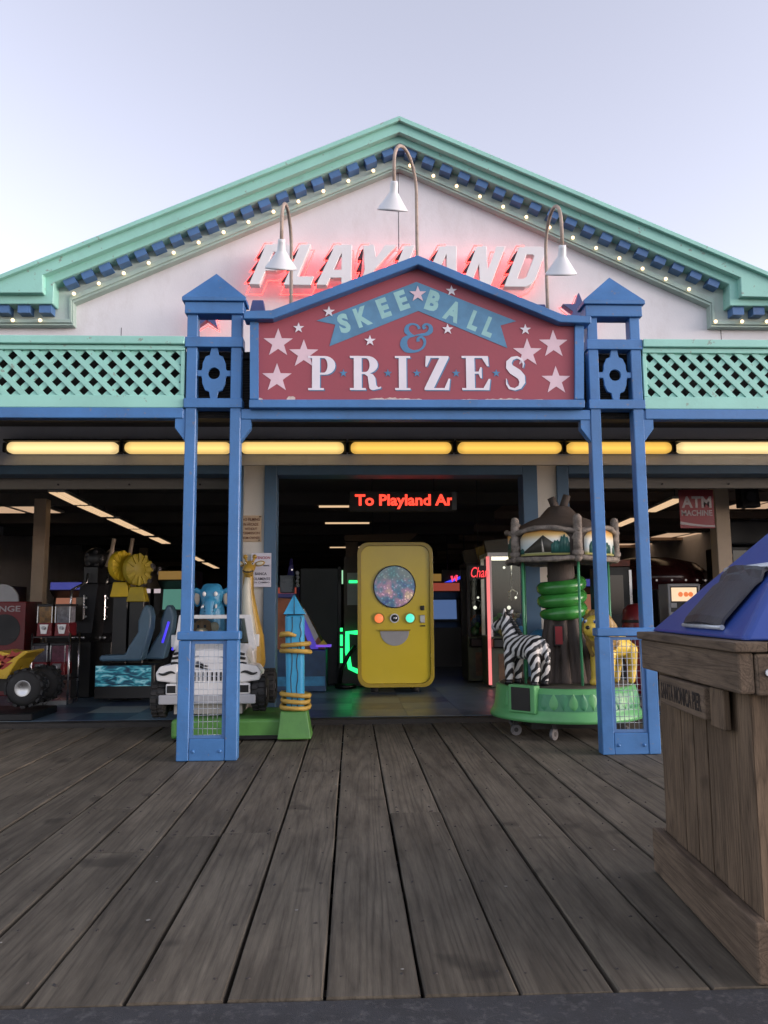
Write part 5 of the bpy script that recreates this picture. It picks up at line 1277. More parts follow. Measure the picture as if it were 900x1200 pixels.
ll = 'glowing ceiling light, number {} from the front in the long row above the left machines'
ords = ('first', 'second', 'third', 'fourth', 'fifth', 'sixth', 'seventh')
def strip_row(segs, labels, w=.26, zc=3.06):
    for (a0, b0, a1, b1), lab in zip(segs, labels):
        ends = []
        for a, b in ((a0, b0), (a1, b1)):
            Yq = (zc - CAM_H) / (AZ(a, b, 1.0) - CAM_H); ends.append(Vector((AX(a, b, Yq), Yq, zc)))
        p, q = sorted(ends, key=lambda v: v.y); d = q - p; L = d.length
        t = thing('ceiling_light', lab, 'ceiling light', tuple((p + q) / 2), 'ceiling lights inside the arcade')
        m2 = Matrix.Translation(p) @ Matrix.Rotation(math.atan2(d.y, d.x), 4, 'Z')
        MB().box(0, L, -w / 2, w / 2, .004, .05, m2).build('housing', M['cream'], t)
        for s in (-1, 1): MB().box(.02, L - .02, s * w * .25 - w * .2, s * w * .25 + w * .2, -.006, .003, m2).build('lens', M['tube'], t)
        for f in (.15, .85): c = p + d * f; MB().cyl(c + Vector((0, 0, .05)), Vector((c.x, c.y, 3.299)), .008, n=6).build('hanger', M['dark'], t)
strip_row(((66, 577, 95, 591.5), (98, 593, 126, 605.5), (132, 608, 157, 619.5), (159, 620.5, 175, 627.5), (180, 630, 195, 637), (226, 652.5, 236, 657.5), (240, 659.5, 254, 666)),
          ['glowing ceiling light above the left machines, %s of its row from the front' % o_ for o_ in ords])
for px, py, lab in ((20, 594, 'pale ceiling panel at the far left, left of the beige column'), (20, 656, 'far pale ceiling panel low at the left edge'), (70, 646, 'pale ceiling panel right of the left beige column'), (190, 655, 'pale ceiling panel far behind the yellow discs')):
    Y = 2.03 * FPX / (713 - py); x = AX(px, py, Y); troffer(x, Y, .09 * Y, 1.2, lab, 'tube2', 3.28)
for px, py, w, lab in ((394, 593, .62, 'thin lit strip left of the red scrolling sign'), (407, 613, .95, 'thin lit strip below the red scrolling sign'), (404, 642, .9, 'faint far strip left of the yellow machine')):
    Y = 1.83 * FPX / (713 - py); x = AX(px, py, Y)
    t = thing('ceiling_light', lab, 'ceiling light', (x, Y, 3.0), 'ceiling lights inside the arcade')
    BX(x - w / 2, x + w / 2, Y, Y + .06, 3.045, 3.075).build('tube', M['tube'], t); BX(x - w / 2, x + w / 2, Y - .01, Y + .08, 3.076, 3.30).build('housing', M['ceil'], t)
strip_row(((797, 584.5, 761, 600), (746, 607, 722, 617)), ('warm ceiling strip just left of the red hanging sign', 'warm ceiling strip seen inside the right porch tower'))
for px, py, lab in ((800, 628, 'pale patterned ceiling panel under the red hanging sign'), (740, 640, 'pale patterned ceiling panel left of the red hanging sign'), (890, 590, 'pale ceiling panel at the right edge behind the black speaker')):
    Y = 2.03 * FPX / (713 - py); x = AX(px, py, Y); troffer(x, Y, .07 * Y, 1.4, lab, 'tube2', 3.28)

# ================================================================== ARCADE MACHINES
def simple_box(name, label, cat, x0, x1, Y0, Y1, z1, mat, group=None):
    t = thing(name, label, cat, ((x0 + x1) / 2, Y0, .05), group); return t
# red change machine
Y = 11.6; x0, x1 = AX(-36, 740, Y), AX(29, 740, Y); z1 = AZ(0, 705, Y)
t = thing('change_machine', 'red change machine at the left edge behind the yellow quad bike', 'change machine', ((x0 + x1) / 2, Y, .05))
CR = paint('change_machine_red', (.16, .012, .016), .4, .12, 3, 0, 40, .2, (.06, .01, .01))
BX(x0, x1, Y, Y + .6, .0515, z1).build('cabinet', CR, t, bevel=.015, seg=2)
text('CHANGE', 'lettering', GW2, t, AX(-28, 712, Y), AX(24, 712, Y), AZ(0, 717, Y), AZ(0, 710, Y), Y - .004, .02, .004)
xm = (x0 + x1) / 2
MB().prism(circ(xm + .1, AZ(0, 738, Y), .22, 28), Y - .006, Y + .002).build('coin_emblem', M['dark'], t)
BX(x1 - .22, x1 - .12, Y - .012, Y + .002, AZ(0, 751, Y), AZ(0, 748, Y)).build('bill_slot', M['black'], t)
MB().prism(circ(AX(-2, 700, Y), AZ(0, 704, Y), .24, 28), Y + .1, Y + .14).build('top_disc', M['grey'], t)
# gumball rack
Y = 10.5; t = thing('gumball_rack', 'chrome rack of four red capsule machines at the left doorway', 'capsule machines', (AX(60, 800, Y), Y, .05))
gz_ = lambda py: AZ(60, py, Y); gxx = lambda px: AX(px, 760, Y)
for a in (38, 82):
    for yy in (Y - .02, Y + .34): MB().cyl((gxx(a), yy, .0515), (gxx(a), yy, gz_(742)), .014, n=8).build('upright', M['chrome'], t)
for py in (746, 796): BX(gxx(37), gxx(83), Y - .02, Y + .34, gz_(py + 1.2), gz_(py)).build('shelf', M['dark'], t)
BX(gxx(37), gxx(83), Y - .03, Y + .34, .0515, .10).build('foot_bar', M['chrome'], t)
CB = [paint('capsules_orange', (.42, .20, .03), .4, .6, 16, 0, 40, .4), paint('capsules_white', (.32, .32, .36), .4, .5, 16, 0, 40, .4), paint('capsules_grey', (.22, .20, .24), .4, .6, 16, 0, 40, .4), paint('capsules_pink', (.34, .12, .18), .4, .5, 16, 0, 40, .4)]
for (a, py, m_) in ((50, 709, CB[0]), (71, 709, CB[1]), (46, 755, CB[2]), (67, 755, CB[3])):
    xa, xb = gxx(a - 9), gxx(a + 9); zt, zm_, zb_2 = gz_(py), gz_(py + 21), gz_(py + 36.5)
    b_o = MB().frustum((xa, xb, Y + .02, Y + .30), (xa + .01, xb - .01, Y + .02, Y + .30), zb_2, zm_).build('dispenser', CR, t, bevel=.006)
    BX(xa + .02, xb - .02, Y + .04, Y + .28, zm_ + .001, zt - .02).build('capsules', m_, b_o)
    for e in (xa, xb - .012): BX(e, e + .012, Y + .022, Y + .034, zm_ + .002, zt).build('corner_strip', M['chrome'], b_o)
    MB().prism([(xa + .02, zm_ + .002), (xb - .02, zm_ + .002), (xb - .02, zt - .02), (xa + .02, zt - .02)], Y + .028, Y + .032).build('glass', glass('capsule_glass', (.85, .85, .85)), b_o)
    BX(xa - .003, xb + .003, Y + .015, Y + .305, zt - .018, zt + .012).build('lid', M['dark'], b_o, bevel=.006)
    xm = (xa + xb) / 2; zz = (zb_2 + zm_) / 2
    MB().prism([(xm - .055, zm_ - .02), (xm + .055, zm_ - .02), (xm + .035, zb_2 + .03), (xm - .035, zb_2 + .03)], Y + .006, Y + .018).build('face_plate', M['chrome'], b_o)
    MB().cyl((xm, Y + .006, zz + .02), (xm, Y - .03, zz + .02), .022, n=12).build('turn_knob', M['grey'], b_o)
# quad bike ride at the left edge
t = thing('quad_bike', 'yellow toy quad bike with red flames and fat black tyres at the left edge', 'quad bike', (-3.95, 9.2, 0))
QY = 9.15; qz = lambda py: AZ(20, py, QY); qx = lambda px: AX(px - 5, 790, QY)
YQ = paint('quad_yellow', (.50, .33, .03), .3, .1, 3, 0, 40, .2); RQ = paint('quad_flame_red', (.28, .03, .02), .35, .15, 5, 0, 40, .1)
side = [(qx(-75), qz(792)), (qx(12), qz(796)), (qx(17), qz(784)), (qx(24), qz(773)), (qx(35), qz(765)), (qx(33), qz(762.5)), (qx(14), qz(766)), (qx(0), qz(763)), (qx(-30), qz(770)), (qx(-75), qz(776))]
bo = MB().prism(side, QY + .04, QY + .55).build('bodywork', YQ, t, bevel=.025, seg=3)
for i, (a, b) in enumerate(((-6, 776), (3, 771), (10, 773), (18, 767.5), (-2, 783), (7, 780))):
    x, z = qx(a), qz(b); MB().prism([(x - .07, z - .035), (x - .01, z - .045), (x + .045, z - .01), (x + .10, z + .04), (x + .02, z + .022), (x - .02, z + .05), (x - .03, z + .012)], QY + .036, QY + .041).build('flame_decal', RQ, bo)
mm = Matrix.Rotation(pi / 2, 4, 'X')
for a, yy in ((33, QY + .08), (33, QY + .62), (-62, QY + .08), (-62, QY + .62)):
    x, z, R = qx(a), qz(807), .20; c = (x, yy, z)
    w = MB().lathe([(.09, -.10), (R - .05, -.11), (R, -.06), (R, .06), (R - .05, .11), (.09, .10)], c, 24, mm).build('wheel', M['rubber'], t)
    tr = MB()
    for i in range(14):
        m2 = Matrix.Translation(c) @ Matrix.Rotation(2 * pi * i / 14, 4, 'Y') @ Matrix.Translation((0, 0, R)); tr.box(-.025, .025, -.08, -.01, -.01, .016, m2); tr.box(-.04, .01, .01, .08, -.01, .016, m2)
    tr.build('tread', M['rubber'], w)['kind'] = 'stuff'
    MB().lathe([(.0, -.085), (.05, -.08), (.085, -.10), (.10, -.095), (.09, 0)], c, 20, mm @ Matrix.Rotation(pi, 4, 'X')).build('rim', M['chrome'], w)
BX(qx(-70), qx(20), QY + .2, QY + .5, qz(812), qz(796)).build('chassis', M['black'], t)
MB().cyl((qx(-20), QY + .3, .13), (qx(-20), QY + .3, qz(805)), .10, n=16).build('ride_pedestal', M['black'], t)
BX(AX(-90, 855, 8.75), AX(26, 855, 8.75), 8.99, 9.75, .052, .13).build('floor_base', M['black'], t, bevel=.01)

# two dark slot cabinets with chrome rails, and the yellow disc cabinets
def slot(pxa, pxb, Y, label):
    xa, xb = AX(pxa, 740, Y), AX(pxb, 740, Y); z = lambda py: AZ(pxa, py, Y)
    t = thing('arcade_cabinet', label, 'arcade cabinet', ((xa + xb) / 2, Y, .05), 'tall black arcade cabinets on the left')
    BX(xa, xb, Y + .02, Y + .8, .0515, z(752)).build('base_cabinet', M['black'], t, bevel=.01)
    MB().prism([(Y - .10, z(752)), (Y + .8, z(752) + .001), (Y + .8, z(684)), (Y + .25, z(684)), (Y + .05, z(742))], xa + .01, xb - .01, Matrix(((0, 1, 0, 0), (1, 0, 0, 0), (0, 0, 1, 0), (0, 0, 0, 1)))).build('console', M['dark'], t)
    BX(xa + .03, xb - .03, Y + .3, Y + .75, z(684) + .002, z(662)).build('head_box', M['black'], t, bevel=.02, seg=2)
    tp = MB().ball(((xa + xb) / 2 + .02, Y + .45, z(653)), (.17, .15, .17), 16, 10).build('topper_head', M['black'], t)
    for q in range(5): MB().ball(((xa + xb) / 2 + .02 + .10 * cos(q * 1.3), Y + .33, z(653) + .10 * sin(q * 1.3)), (.035, .02, .035), 8, 6).build('topper_lamp', M['dark'], tp)
    MB().tube([((xa + xb) / 2 + .16, Y + .45, z(662)), ((xa + xb) / 2 + .24, Y + .45, z(645)), ((xa + xb) / 2 + .27, Y + .45, z(628))], .03, 7).build('topper_arm', M['beige'], t)
    w = xb - xa
    MB().tube([(xa - .02, Y - .04, z(722)), (xa - .02, Y + .0, z(691)), (xa + .01, Y + .1, z(688)), (xa + w * .42, Y + .2, z(682)), (xa + w * .46, Y + .22, z(671))], .018, 6).build('chrome_rail', M['chrome'], t)
    rl = BX(xa + w * .58, xa + w * .66, Y - .05, Y - .01, z(727), z(697)).build('coin_rail', M['chrome'], t, bevel=.008)
    for py in (701, 712, 723): MB().ball((xa + w * .74, Y - .04, z(py)), .018, 8, 6).build('rail_stud', M['chrome'], rl)
    for q in (.25, .5, .72): MB().ball((xa + w * q, Y - .11, z(747)), (.03, .02, .025), 10, 6).build('control_knob', M['chrome'], t)
    BX(xa + w * .12, xa + w * .52, Y + .03, Y + .045, z(728), z(700)).build('screen', paint('dark_screen', (.03, .025, .02), .12, .4, 9, 0, 40, 0), t)
slot(84, 107, 11.2, 'black arcade cabinet with chrome rail next to the capsule machine rack')
slot(109, 131, 11.7, 'black arcade cabinet with chrome rail below the nearer yellow disc')
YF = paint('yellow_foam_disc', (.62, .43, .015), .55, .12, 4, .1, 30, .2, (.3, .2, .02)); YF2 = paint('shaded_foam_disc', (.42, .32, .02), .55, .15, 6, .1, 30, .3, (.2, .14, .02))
for px, py, r, rot, mt_, lab in ((141.5, 663, 17, RAD(60), YF, 'bright yellow ribbed disc on the game behind the black cabinets'), (160.5, 667.5, 18, RAD(52), YF2, 'darker yellow ribbed disc right of the bright yellow disc')):
    Y = 10.9; x, z = at(px, py, Y); R = r * .0118
    t = thing('wheel_game', lab, 'wheel game', (x, Y + .2, .05), 'yellow disc games')
    m2 = Matrix.Translation((x, Y, z)) @ Matrix.Rotation(rot, 4, 'Z') @ Matrix.Rotation(pi / 2, 4, 'X')
    d = MB().lathe([(0, .05), (R * .9, .05), (R, .03), (R, -.03), (R * .9, -.05), (0, -.05)], (0, 0, 0), 32, m2)
    d.v = d.v; do = MB(); do.v, do.f, do.sm = d.v, d.f, d.sm
    disc = d.build('disc', mt_, t)
    for i in range(12):
        m3 = m2 @ Matrix.Rotation(2 * pi * i / 12, 4, 'Z'); MB().box(R * .45, R * 1.02, -.02, .02, .045, .062, m3).build('rib', mt_, disc)
    BX(x - .10, x + .10, Y + .03, Y + .35, .0515, z - R - .12).build('stand', M['black'], t, bevel=.01)
    MB().cyl((x, Y + .15, z - R - .13), (x, Y + .06, z), .035, n=10).build('arm', M['dark'], t)
    MB().frustum((x - .13, x + .13, Y - .02, Y + .2), (x - .09, x + .09, Y - .02, Y + .16), z - R - .22, z - R - .02).build('yellow_hood', mt_, t, bevel=.01)
# double seat racing bench with wave panel
Y = 10.6; sz = lambda py: AZ(150, py, Y); sx = lambda px: AX(px, 760, Y)
t = thing('racing_seats', 'two blue moulded racing seats on a bench with a painted wave', 'racing game', (sx(150), Y, .05))
SB = paint('seat_blue', (.075, .15, .22), .4, .12, 3, .05, 40, .25, (.04, .07, .1))
m_, nt_, b_, vec_, oi_ = base('glowing_painted_wave'); n_ = _n(nt_, 'ShaderNodeTexNoise', Scale=6.0, Detail=7.0, Distortion=1.2); mp_ = _n(nt_, 'ShaderNodeMapping'); mp_.inputs['Scale'].default_value = (1, 1, 3.5); nt_.links.new(vec_, mp_.inputs[0]); nt_.links.new(mp_.outputs[0], n_.inputs['Vector'])
nt_.links.new(ramp(nt_, n_.outputs[0], [(.3, (.01, .035, .08)), (.48, (.015, .15, .24)), (.56, (.05, .38, .46)), (.66, (.45, .7, .72))]), b_.inputs['Base Color']); nt_.links.new(ramp(nt_, n_.outputs[0], [(.45, (0, 0, 0)), (.62, (.02, .2, .26))]), b_.inputs['Emission Color']); b_.inputs['Emission Strength'].default_value = .5 * EM  # pale crests are given a glow of their own, no lamp behind
BX(sx(112), sx(182), Y, Y + .55, .10, sz(779)).build('bench', M['black'], t, bevel=.01)
BX(sx(113), sx(178), Y - .008, Y - .001, sz(804), sz(780)).build('wave_panel', m_, t)
for a, dy in ((0, 0), (20, .30)):
    prof = [(sx(115 + a * 1.2), sz(775)), (sx(116 + a * 1.2), sz(768)), (sx(146 + a), sz(767)), (sx(150 + a), sz(757)), (sx(160 + a), sz(741)), (sx(160 + a), sz(728)), (sx(164 + a), sz(716)), (sx(168 + a), sz(708)), (sx(173 + a), sz(711)), (sx(176 + a), sz(722)), (sx(175 + a), sz(737)), (sx(170 + a), sz(756)), (sx(165 + a), sz(775))]
    MB().prism(prof, Y + .02 + dy, Y + .28 + dy).build('seat', SB, t, bevel=.035, seg=3)
NB = emit('blue_violet_neon', (.05, .03, 1), 1.0)
MB().cyl((sx(188), Y + .1, sz(754)), (sx(195), Y + .1, sz(729)), .016, n=8).build('neon_strip', NB, t); BX(sx(180), sx(204), Y + .9, Y + 1.4, .052, sz(716)).build('screen_cabinet', M['black'], t, bevel=.02)
MB().cyl((sx(204), Y - .1, sz(762)), (sx(207), Y - .1, sz(752)), .016, n=8).build('neon_strip', NB, t)
# pale lit figures far back left
for px, lab in ((168, 'small white lit prize display left of its twin in the far left hall'), (190, 'small white lit prize display right of its twin in the far left hall')):
    Y = 16; x = AX(px, 675, Y); t = thing('prize_display', lab, 'prize display', (x, Y, .05), 'lit prize displays')
    BX(x - .22, x + .22, Y, Y + .5, .0515, AZ(px, 690, Y)).build('pedestal', M['black'], t)
    mb = MB(); rr = random.Random(px)
    for i in range(10): mb.ball((x + rr.uniform(-.13, .13), Y + .1 + rr.uniform(0, .2), AZ(px, 688 - rr.random() * 24, Y)), rr.uniform(.04, .09), 8, 6)
    mb.build('prizes', paint('pale_prizes', (.42, .40, .44), .5, .5, 12, 0, 40, .5), t); BX(x - .15, x + .15, Y - .01, Y + .0, AZ(px, 695, Y), AZ(px, 690, Y)).build('price_screen', emit('small_white_screen', (.9, .75, .8), .5), t)

# purple edged skee game behind the cyan post
Y = 11.6; gxp = lambda px: AX(px, 760, Y); gzp = lambda py: AZ(350, py, Y)
t = thing('arcade_cabinet', 'blue and orange slanted game with violet edge lights behind the cyan post', 'arcade game', (gxp(352), Y, .05))
PB_ = paint('game_blue_panel', (.02, .055, .12), .4, .3, 5, 0, 40, .2); OR = paint('game_orange_art', (.22, .075, .03), .45, .5, 5, 0, 40, .3, (.05, .03, .1)); LB = paint('game_light_blue', (.03, .17, .32), .4, .4, 6, 0, 40, .2)
BX(gxp(322), gxp(382), Y, Y + .9, .06, gzp(762)).build('base_cabinet', PB_, t, bevel=.01)
BX(gxp(325), gxp(381), Y - .006, Y - .001, gzp(804), gzp(793)).build('wave_strip', LB, t)
MB().prism([(gxp(320), gzp(761)), (gxp(381), gzp(761)), (gxp(362), gzp(728)), (gxp(345), gzp(702)), (gxp(320), gzp(700))], Y + .06, Y + .8).build('slanted_side', OR, t)
VL = emit('violet_edge_light', (.10, .05, .8), .28)
MB().prism([(gxp(364), gzp(761)), (gxp(373), gzp(761)), (gxp(356), gzp(722)), (gxp(351), gzp(718)), (gxp(351), gzp(728))], Y + .04, Y + .058).build('edge_light', VL, t)
MB().prism([(gxp(369), gzp(752)), (gxp(373), gzp(746)), (gxp(356), gzp(713)), (gxp(353), gzp(715))], Y + .02, Y + .056).build('handrail', M['grey'], t)
BX(gxp(370), gxp(388), Y - .04, Y + .2, gzp(758.5), gzp(756)).build('ticket_tray', emit('violet_tray', (.25, .07, 1), .5), t); MB().prism([(gxp(373), gzp(755.8)), (gxp(384), gzp(755.8)), (gxp(379), gzp(750))], Y - .03, Y + .02).build('token_cone', YF2, t)
BX(gxp(320), gxp(344), Y + .2, Y + .8, gzp(700) + .002, gzp(695)).build('marquee', paint('violet_marquee', (.05, .05, .22), .4, .2, 4, 0, 40, .1), t)
BX(gxp(325), gxp(341), Y + .3, Y + .7, gzp(694), gzp(673)).build('monitor', paint('grey_screen', (.10, .12, .14), .25, .2, 3, 0, 40, 0), t, bevel=.01)
MB().cyl((gxp(337.5), Y + .5, gzp(673)), (gxp(337.5), Y + .5, gzp(652)), .06, .015, 10).build('spire', paint('violet_spire', (.04, .035, .16), .4), t); MB().ball((gxp(339), Y + .43, gzp(666)), .012, 8, 6).build('lamp', emit('tiny_lamp', (1, .9, .8), .9), t)
for i in range(4): MB().ball((gxp(345.5 + .3 * (i % 2)), Y + .45, gzp(670 + i * 5)), (.03, .03, .035), 8, 6).build('pendant', M['grey'], t)
# dark partition behind
Y = 12.8; xa, xb = AX(352, 740, Y), AX(396, 740, Y)
t = thing('partition', 'dark grey partition panel between the blue game and the green lit game', 'partition', ((xa + xb) / 2, Y, .05))
BX(xa, xb, Y, Y + .08, .0515, AZ(370, 666, Y)).build('panel', paint('grey_partition', (.05, .055, .06), .6, .1, 2, .05, 40, .2), t, bevel=.006); BX(xb + .002, xb + .05, Y - .01, Y + .09, .0516, AZ(370, 664, Y)).build('edge_post', M['dark'], t)
# green lit game behind the yellow machine
Y = 12.3; gxp = lambda px: AX(px, 760, Y); gzp = lambda py: AZ(410, py, Y)
t = thing('arcade_cabinet', 'black game outlined in green light left of the yellow machine', 'arcade game', (gxp(412), Y, .05))
BX(gxp(397), gxp(452), Y + .1, Y + .9, .06, gzp(740)).build('base_cabinet', M['black'], t)
GL_ = emit('green_neon', (.02, .95, .20), 2.0)
gp = [(421, 741.5), (407, 741.5), (407, 764), (410, 783), (421, 788)]
MB().tube([(gxp(a), Y + .06, gzp(b)) for a, b in gp], .036, 8).build('neon_outline', GL_, t)
for z0, z1 in ((744, 757), (760, 777), (736, 740)): BX(gxp(398.5), gxp(401.5), Y + .06, Y + .09, gzp(z1), gzp(z0)).build('neon_strip', GL_, t)
BX(gxp(403), gxp(424), Y + .12, Y + .6, gzp(740) + .001, gzp(652)).build('back_box', paint('brown_back_box', (.055, .04, .028), .6, .3, 6, .1, 40, .2), t); BX(gxp(407), gxp(421), Y + .10, Y + .118, gzp(709), gzp(671)).build('rule_card', paint('grey_card', (.30, .31, .30), .6, .06, 5, 0, 40, .2), t)
BX(gxp(409), gxp(421), Y + .09, Y + .099, gzp(683), gzp(680)).build('green_lamp', GL_, t); BX(gxp(400.5), gxp(402), Y + .08, Y + .1, gzp(684), gzp(668)).build('white_tube', emit('pale_green_tube', (.5, 1, .6), .8), t)
MB().tube([(gxp(398), Y - .05, gzp(800)), (gxp(400), Y - .08, gzp(785)), (gxp(408), Y - .1, gzp(768)), (gxp(416), Y - .05, gzp(757))], .03, 8).build('gun_cable', M['black'], t)
MB().lathe([(.0, 0), (.16, 0), (.16, .05), (0, .05)], (gxp(405), Y - .15, .055), 16).build('foot_plate', M['black'], t)
# brown board sign behind the yellow machine
Y = 14.5; t = thing('board_sign', 'brown tapered board hanging behind the top of the yellow machine', 'sign', (AX(445, 640, Y), Y, AZ(445, 640, Y)))
MB().prism([at(404, 634, Y), at(480, 634, Y), at(491, 624.5, Y), at(404, 627, Y)], Y, Y + .1).build('board', paint('brown_board', (.10, .065, .035), .6, .2, 3, .1, 30, .3), t)
BX(AX(405, 650, Y), AX(420, 650, Y), Y + .02, Y + .09, AZ(410, 668, Y), AZ(410, 634.5, Y)).build('side_panel', paint('brown_weave', (.07, .05, .035), .7, .4, 9, .2, 30, .2), t)
for px in (437, 457): MB().cyl((AX(px, 620, Y), Y + .05, AZ(px, 626, Y)), (AX(px, 620, Y), Y + .05, 3.298), .012, n=6).build('hanger', M['dark'], t)
text('TICKETS AND TOYS', 'lettering', paint('faded_board_ink', (.04, .03, .02), .7), t, AX(411, 630, Y), AX(470, 630, Y), AZ(440, 632.4, Y), AZ(440, 628.5, Y), Y - .003, .01, .003) if False else None
# blue sky neon: a bar with a red squiggle at the back right of the hall
Y = 20; t = thing('neon_bar', 'slanting blue neon bar with a red emblem far back in the hall', 'neon light', (AX(534, 680, Y), Y, AZ(534, 680, Y)))
MB().cyl((AX(521, 684, Y), Y, AZ(521, 684, Y)), (AX(549, 673, Y), Y, AZ(549, 673, Y)), .035, n=8).build('blue_tube', emit('deep_blue_neon', (.05, .08, 1), 1.0), t)
MB().tube([(AX(529, 675, Y), Y - .05, AZ(529, 675, Y)), (AX(530, 680, Y), Y - .05, AZ(530, 681, Y)), (AX(532.5, 676, Y), Y - .05, AZ(532.5, 676, Y)), (AX(534, 681, Y), Y - .05, AZ(534, 681, Y)), (AX(535, 675, Y), Y - .05, AZ(535, 674, Y))], .03, 6).build('red_emblem', emit('far_red_neon', (1, .06, .12), 1.2), t)
BX(AX(518, 680, Y), AX(552, 680, Y), Y + .06, Y + .12, AZ(534, 690, Y), AZ(534, 668, Y)).build('back_board', M['black'], t)
for x in (AX(525, 680, Y), AX(545, 680, Y)): MB().cyl((x, Y + .09, AZ(534, 668, Y)), (x, Y + .09, 3.298), .012, n=6).build('hanger', M['dark'], t)

# crane machines at the right of the doorway
def crane(pxa, pxb, Y, pt, label, strip=None, neon=None):
    xa, xb = AX(pxa, 740, Y), AX(pxb, 740, Y); z = lambda py: AZ((pxa + pxb) / 2, py, Y); D = .75
    t = thing('crane_machine', label, 'crane machine', ((xa + xb) / 2, Y + D / 2, .05), 'crane machines by the door')
    zw = z(746)
    BX(xa, xb, Y, Y + D, .06, zw).build('base_cabinet', paint('crane_base', (.055, .07, .045), .5, .5, 4, 0, 40, .4, (.08, .04, .02)), t, bevel=.01)
    cm = M['pale'] if strip else M['dark']
    for x in (xa, xb - .05):
        for y in (Y, Y + D - .05): BX(x, x + .05, y, y + .05, zw + .001, z(pt)).build('corner_post', cm, t)
    BX(xa - .01, xb + .01, Y - .01, Y + D + .01, z(pt), z(pt) + .06).build('top_frame', cm, t)
    MB().prism([(xa - .02, z(pt) + .062), (xb + .02, z(pt) + .062), (xb + .02, z(pt - 16)), ((xa + xb) / 2, z(pt - 22)), (xa - .06, z(pt - 18))], Y - .02, Y + .1).build('marquee', paint('crane_marquee', (.05, .045, .03), .5, .5, 6, 0, 40, .3), t)
    MB().prism([(xb - .22, z(pt) + .08), (xb - .10, z(pt) + .08), (xb - .13, z(pt - 24)), (xb - .27, z(pt - 22))], Y - .04, Y - .021).build('yellow_arrow', paint('crane_yellow', (.25, .18, .03), .5), t)
    BX(xa + .052, xb - .052, Y + D - .03, Y + D - .01, zw + .002, z(pt) - .002).build('back_panel', M['dark'], t)
    if strip: BX(xa + .08, xb - .08, Y + .12, Y + .5, z(pt) - .03, z(pt) - .008).build('cabinet_lamp', emit('crane_cabinet_lamp', (1, .88, .68), 2.2), t)
    g = glass('crane_glass', (.86, .9, .88))
    MB().prism([(xa + .052, zw + .005), (xb - .052, zw + .005), (xb - .052, z(pt) - .005), (xa + .052, z(pt) - .005)], Y + .02, Y + .026).build('window', g, t)
    rr = random.Random(int(pxa)); cols = [paint('plush_%d' % i, c, .8, .3, 9, .3, 40, .2) for i, c in enumerate(((.35, .10, .04), (.05, .18, .06), (.40, .30, .06), (.30, .28, .26), (.05, .10, .26)))]
    for i in range(16):
        x, y, zz = rr.uniform(xa + .13, xb - .13), rr.uniform(Y + .14, Y + D - .14), zw + .09 + (i // 8) * .12
        o = MB().ball((x, y, zz), (rr.uniform(.07, .1),) * 3, 10, 7).build('plush_toy', cols[i % 5], t); MB().ball((x + .03, y - .05, zz + .09), .05, 8, 6).build('plush_head', cols[i % 5], o)
    ck = MB().cyl(((xa + xb) / 2, Y + D / 2, z(pt)), ((xa + xb) / 2, Y + D / 2, z(pt + 38)), .012, n=6).build('claw_cable', M['chrome'], t)
    for i in range(3):
        a = 2 * pi * i / 3; p = Vector(((xa + xb) / 2, Y + D / 2, z(pt + 38))); MB().tube([p, p + Vector((.09 * cos(a), .09 * sin(a), -.05)), p + Vector((.04 * cos(a), .04 * sin(a), -.17))], .012, 6).build('claw_finger', M['chrome'], ck)
    for i, (fx, py) in enumerate(((.35, pt + 12), (.42, 712), (.55, 700))): MB().ball((xa + (xb - xa) * fx, Y + .3, z(py)), .03 if i == 1 else .02, 8, 6).build('bulb', emit('crane_bulb', (1, .93, .8), 1.3), t)
    BX(xa + .02, xb - .02, Y - .15, Y - .002, zw - .16, zw - .02).build('control_shelf', M['black'], t, bevel=.02); MB().cyl((xa + .25, Y - .1, zw - .02), (xa + .25, Y - .1, zw + .08), .014, n=8).build('joystick', M['chrome'], t)
    BX(xa + .12, xb - .12, Y - .006, Y - .001, .15, zw - .25).build('prize_chute', paint('chute_art', (.12, .06, .03), .5, .6, 5, 0, 40, .3, (.03, .08, .03)), t)
    if strip: BX(xa - .035, xa + .012, Y - .03, Y - .012, .10, z(pt)).build('pink_light_strip', strip, t)
    return t, xa, xb, z
crane(548, 578, 12.9, 664, 'dark crane machine with a red neon word left of the pink lit crane machine')
ct, cxa, cxb, cz_ = crane(574, 640, 11.9, 652, 'white framed crane machine with a pink light strip behind the zebra', emit('pink_strip', (1, .22, .22), .8))
Y = 11.86; t = thing('neon_word', 'red script neon word hanging left of the pink light strip', 'neon sign', (AX(562, 672, Y), Y, AZ(562, 672, Y)))
text('Chan', 'lettering', emit('script_neon', (1, .04, .05), 1.5), t, AX(552, 670, Y), AX(572.5, 670, Y), AZ(565, 676.5, Y), AZ(565, 664.5, Y), Y, -.005, .012, None, False, .3)
BX(AX(550, 670, Y), AX(573, 670, Y), Y + .02, Y + .03, AZ(565, 678.5, Y), AZ(565, 662.5, Y)).build('backing', M['black'], t); MB().cyl((AX(561, 670, Y), Y + .025, AZ(565, 662.5, Y)), (AX(561, 670, Y), Y + .025, 3.298), .005, n=6).build('hanger', M['dark'], t)

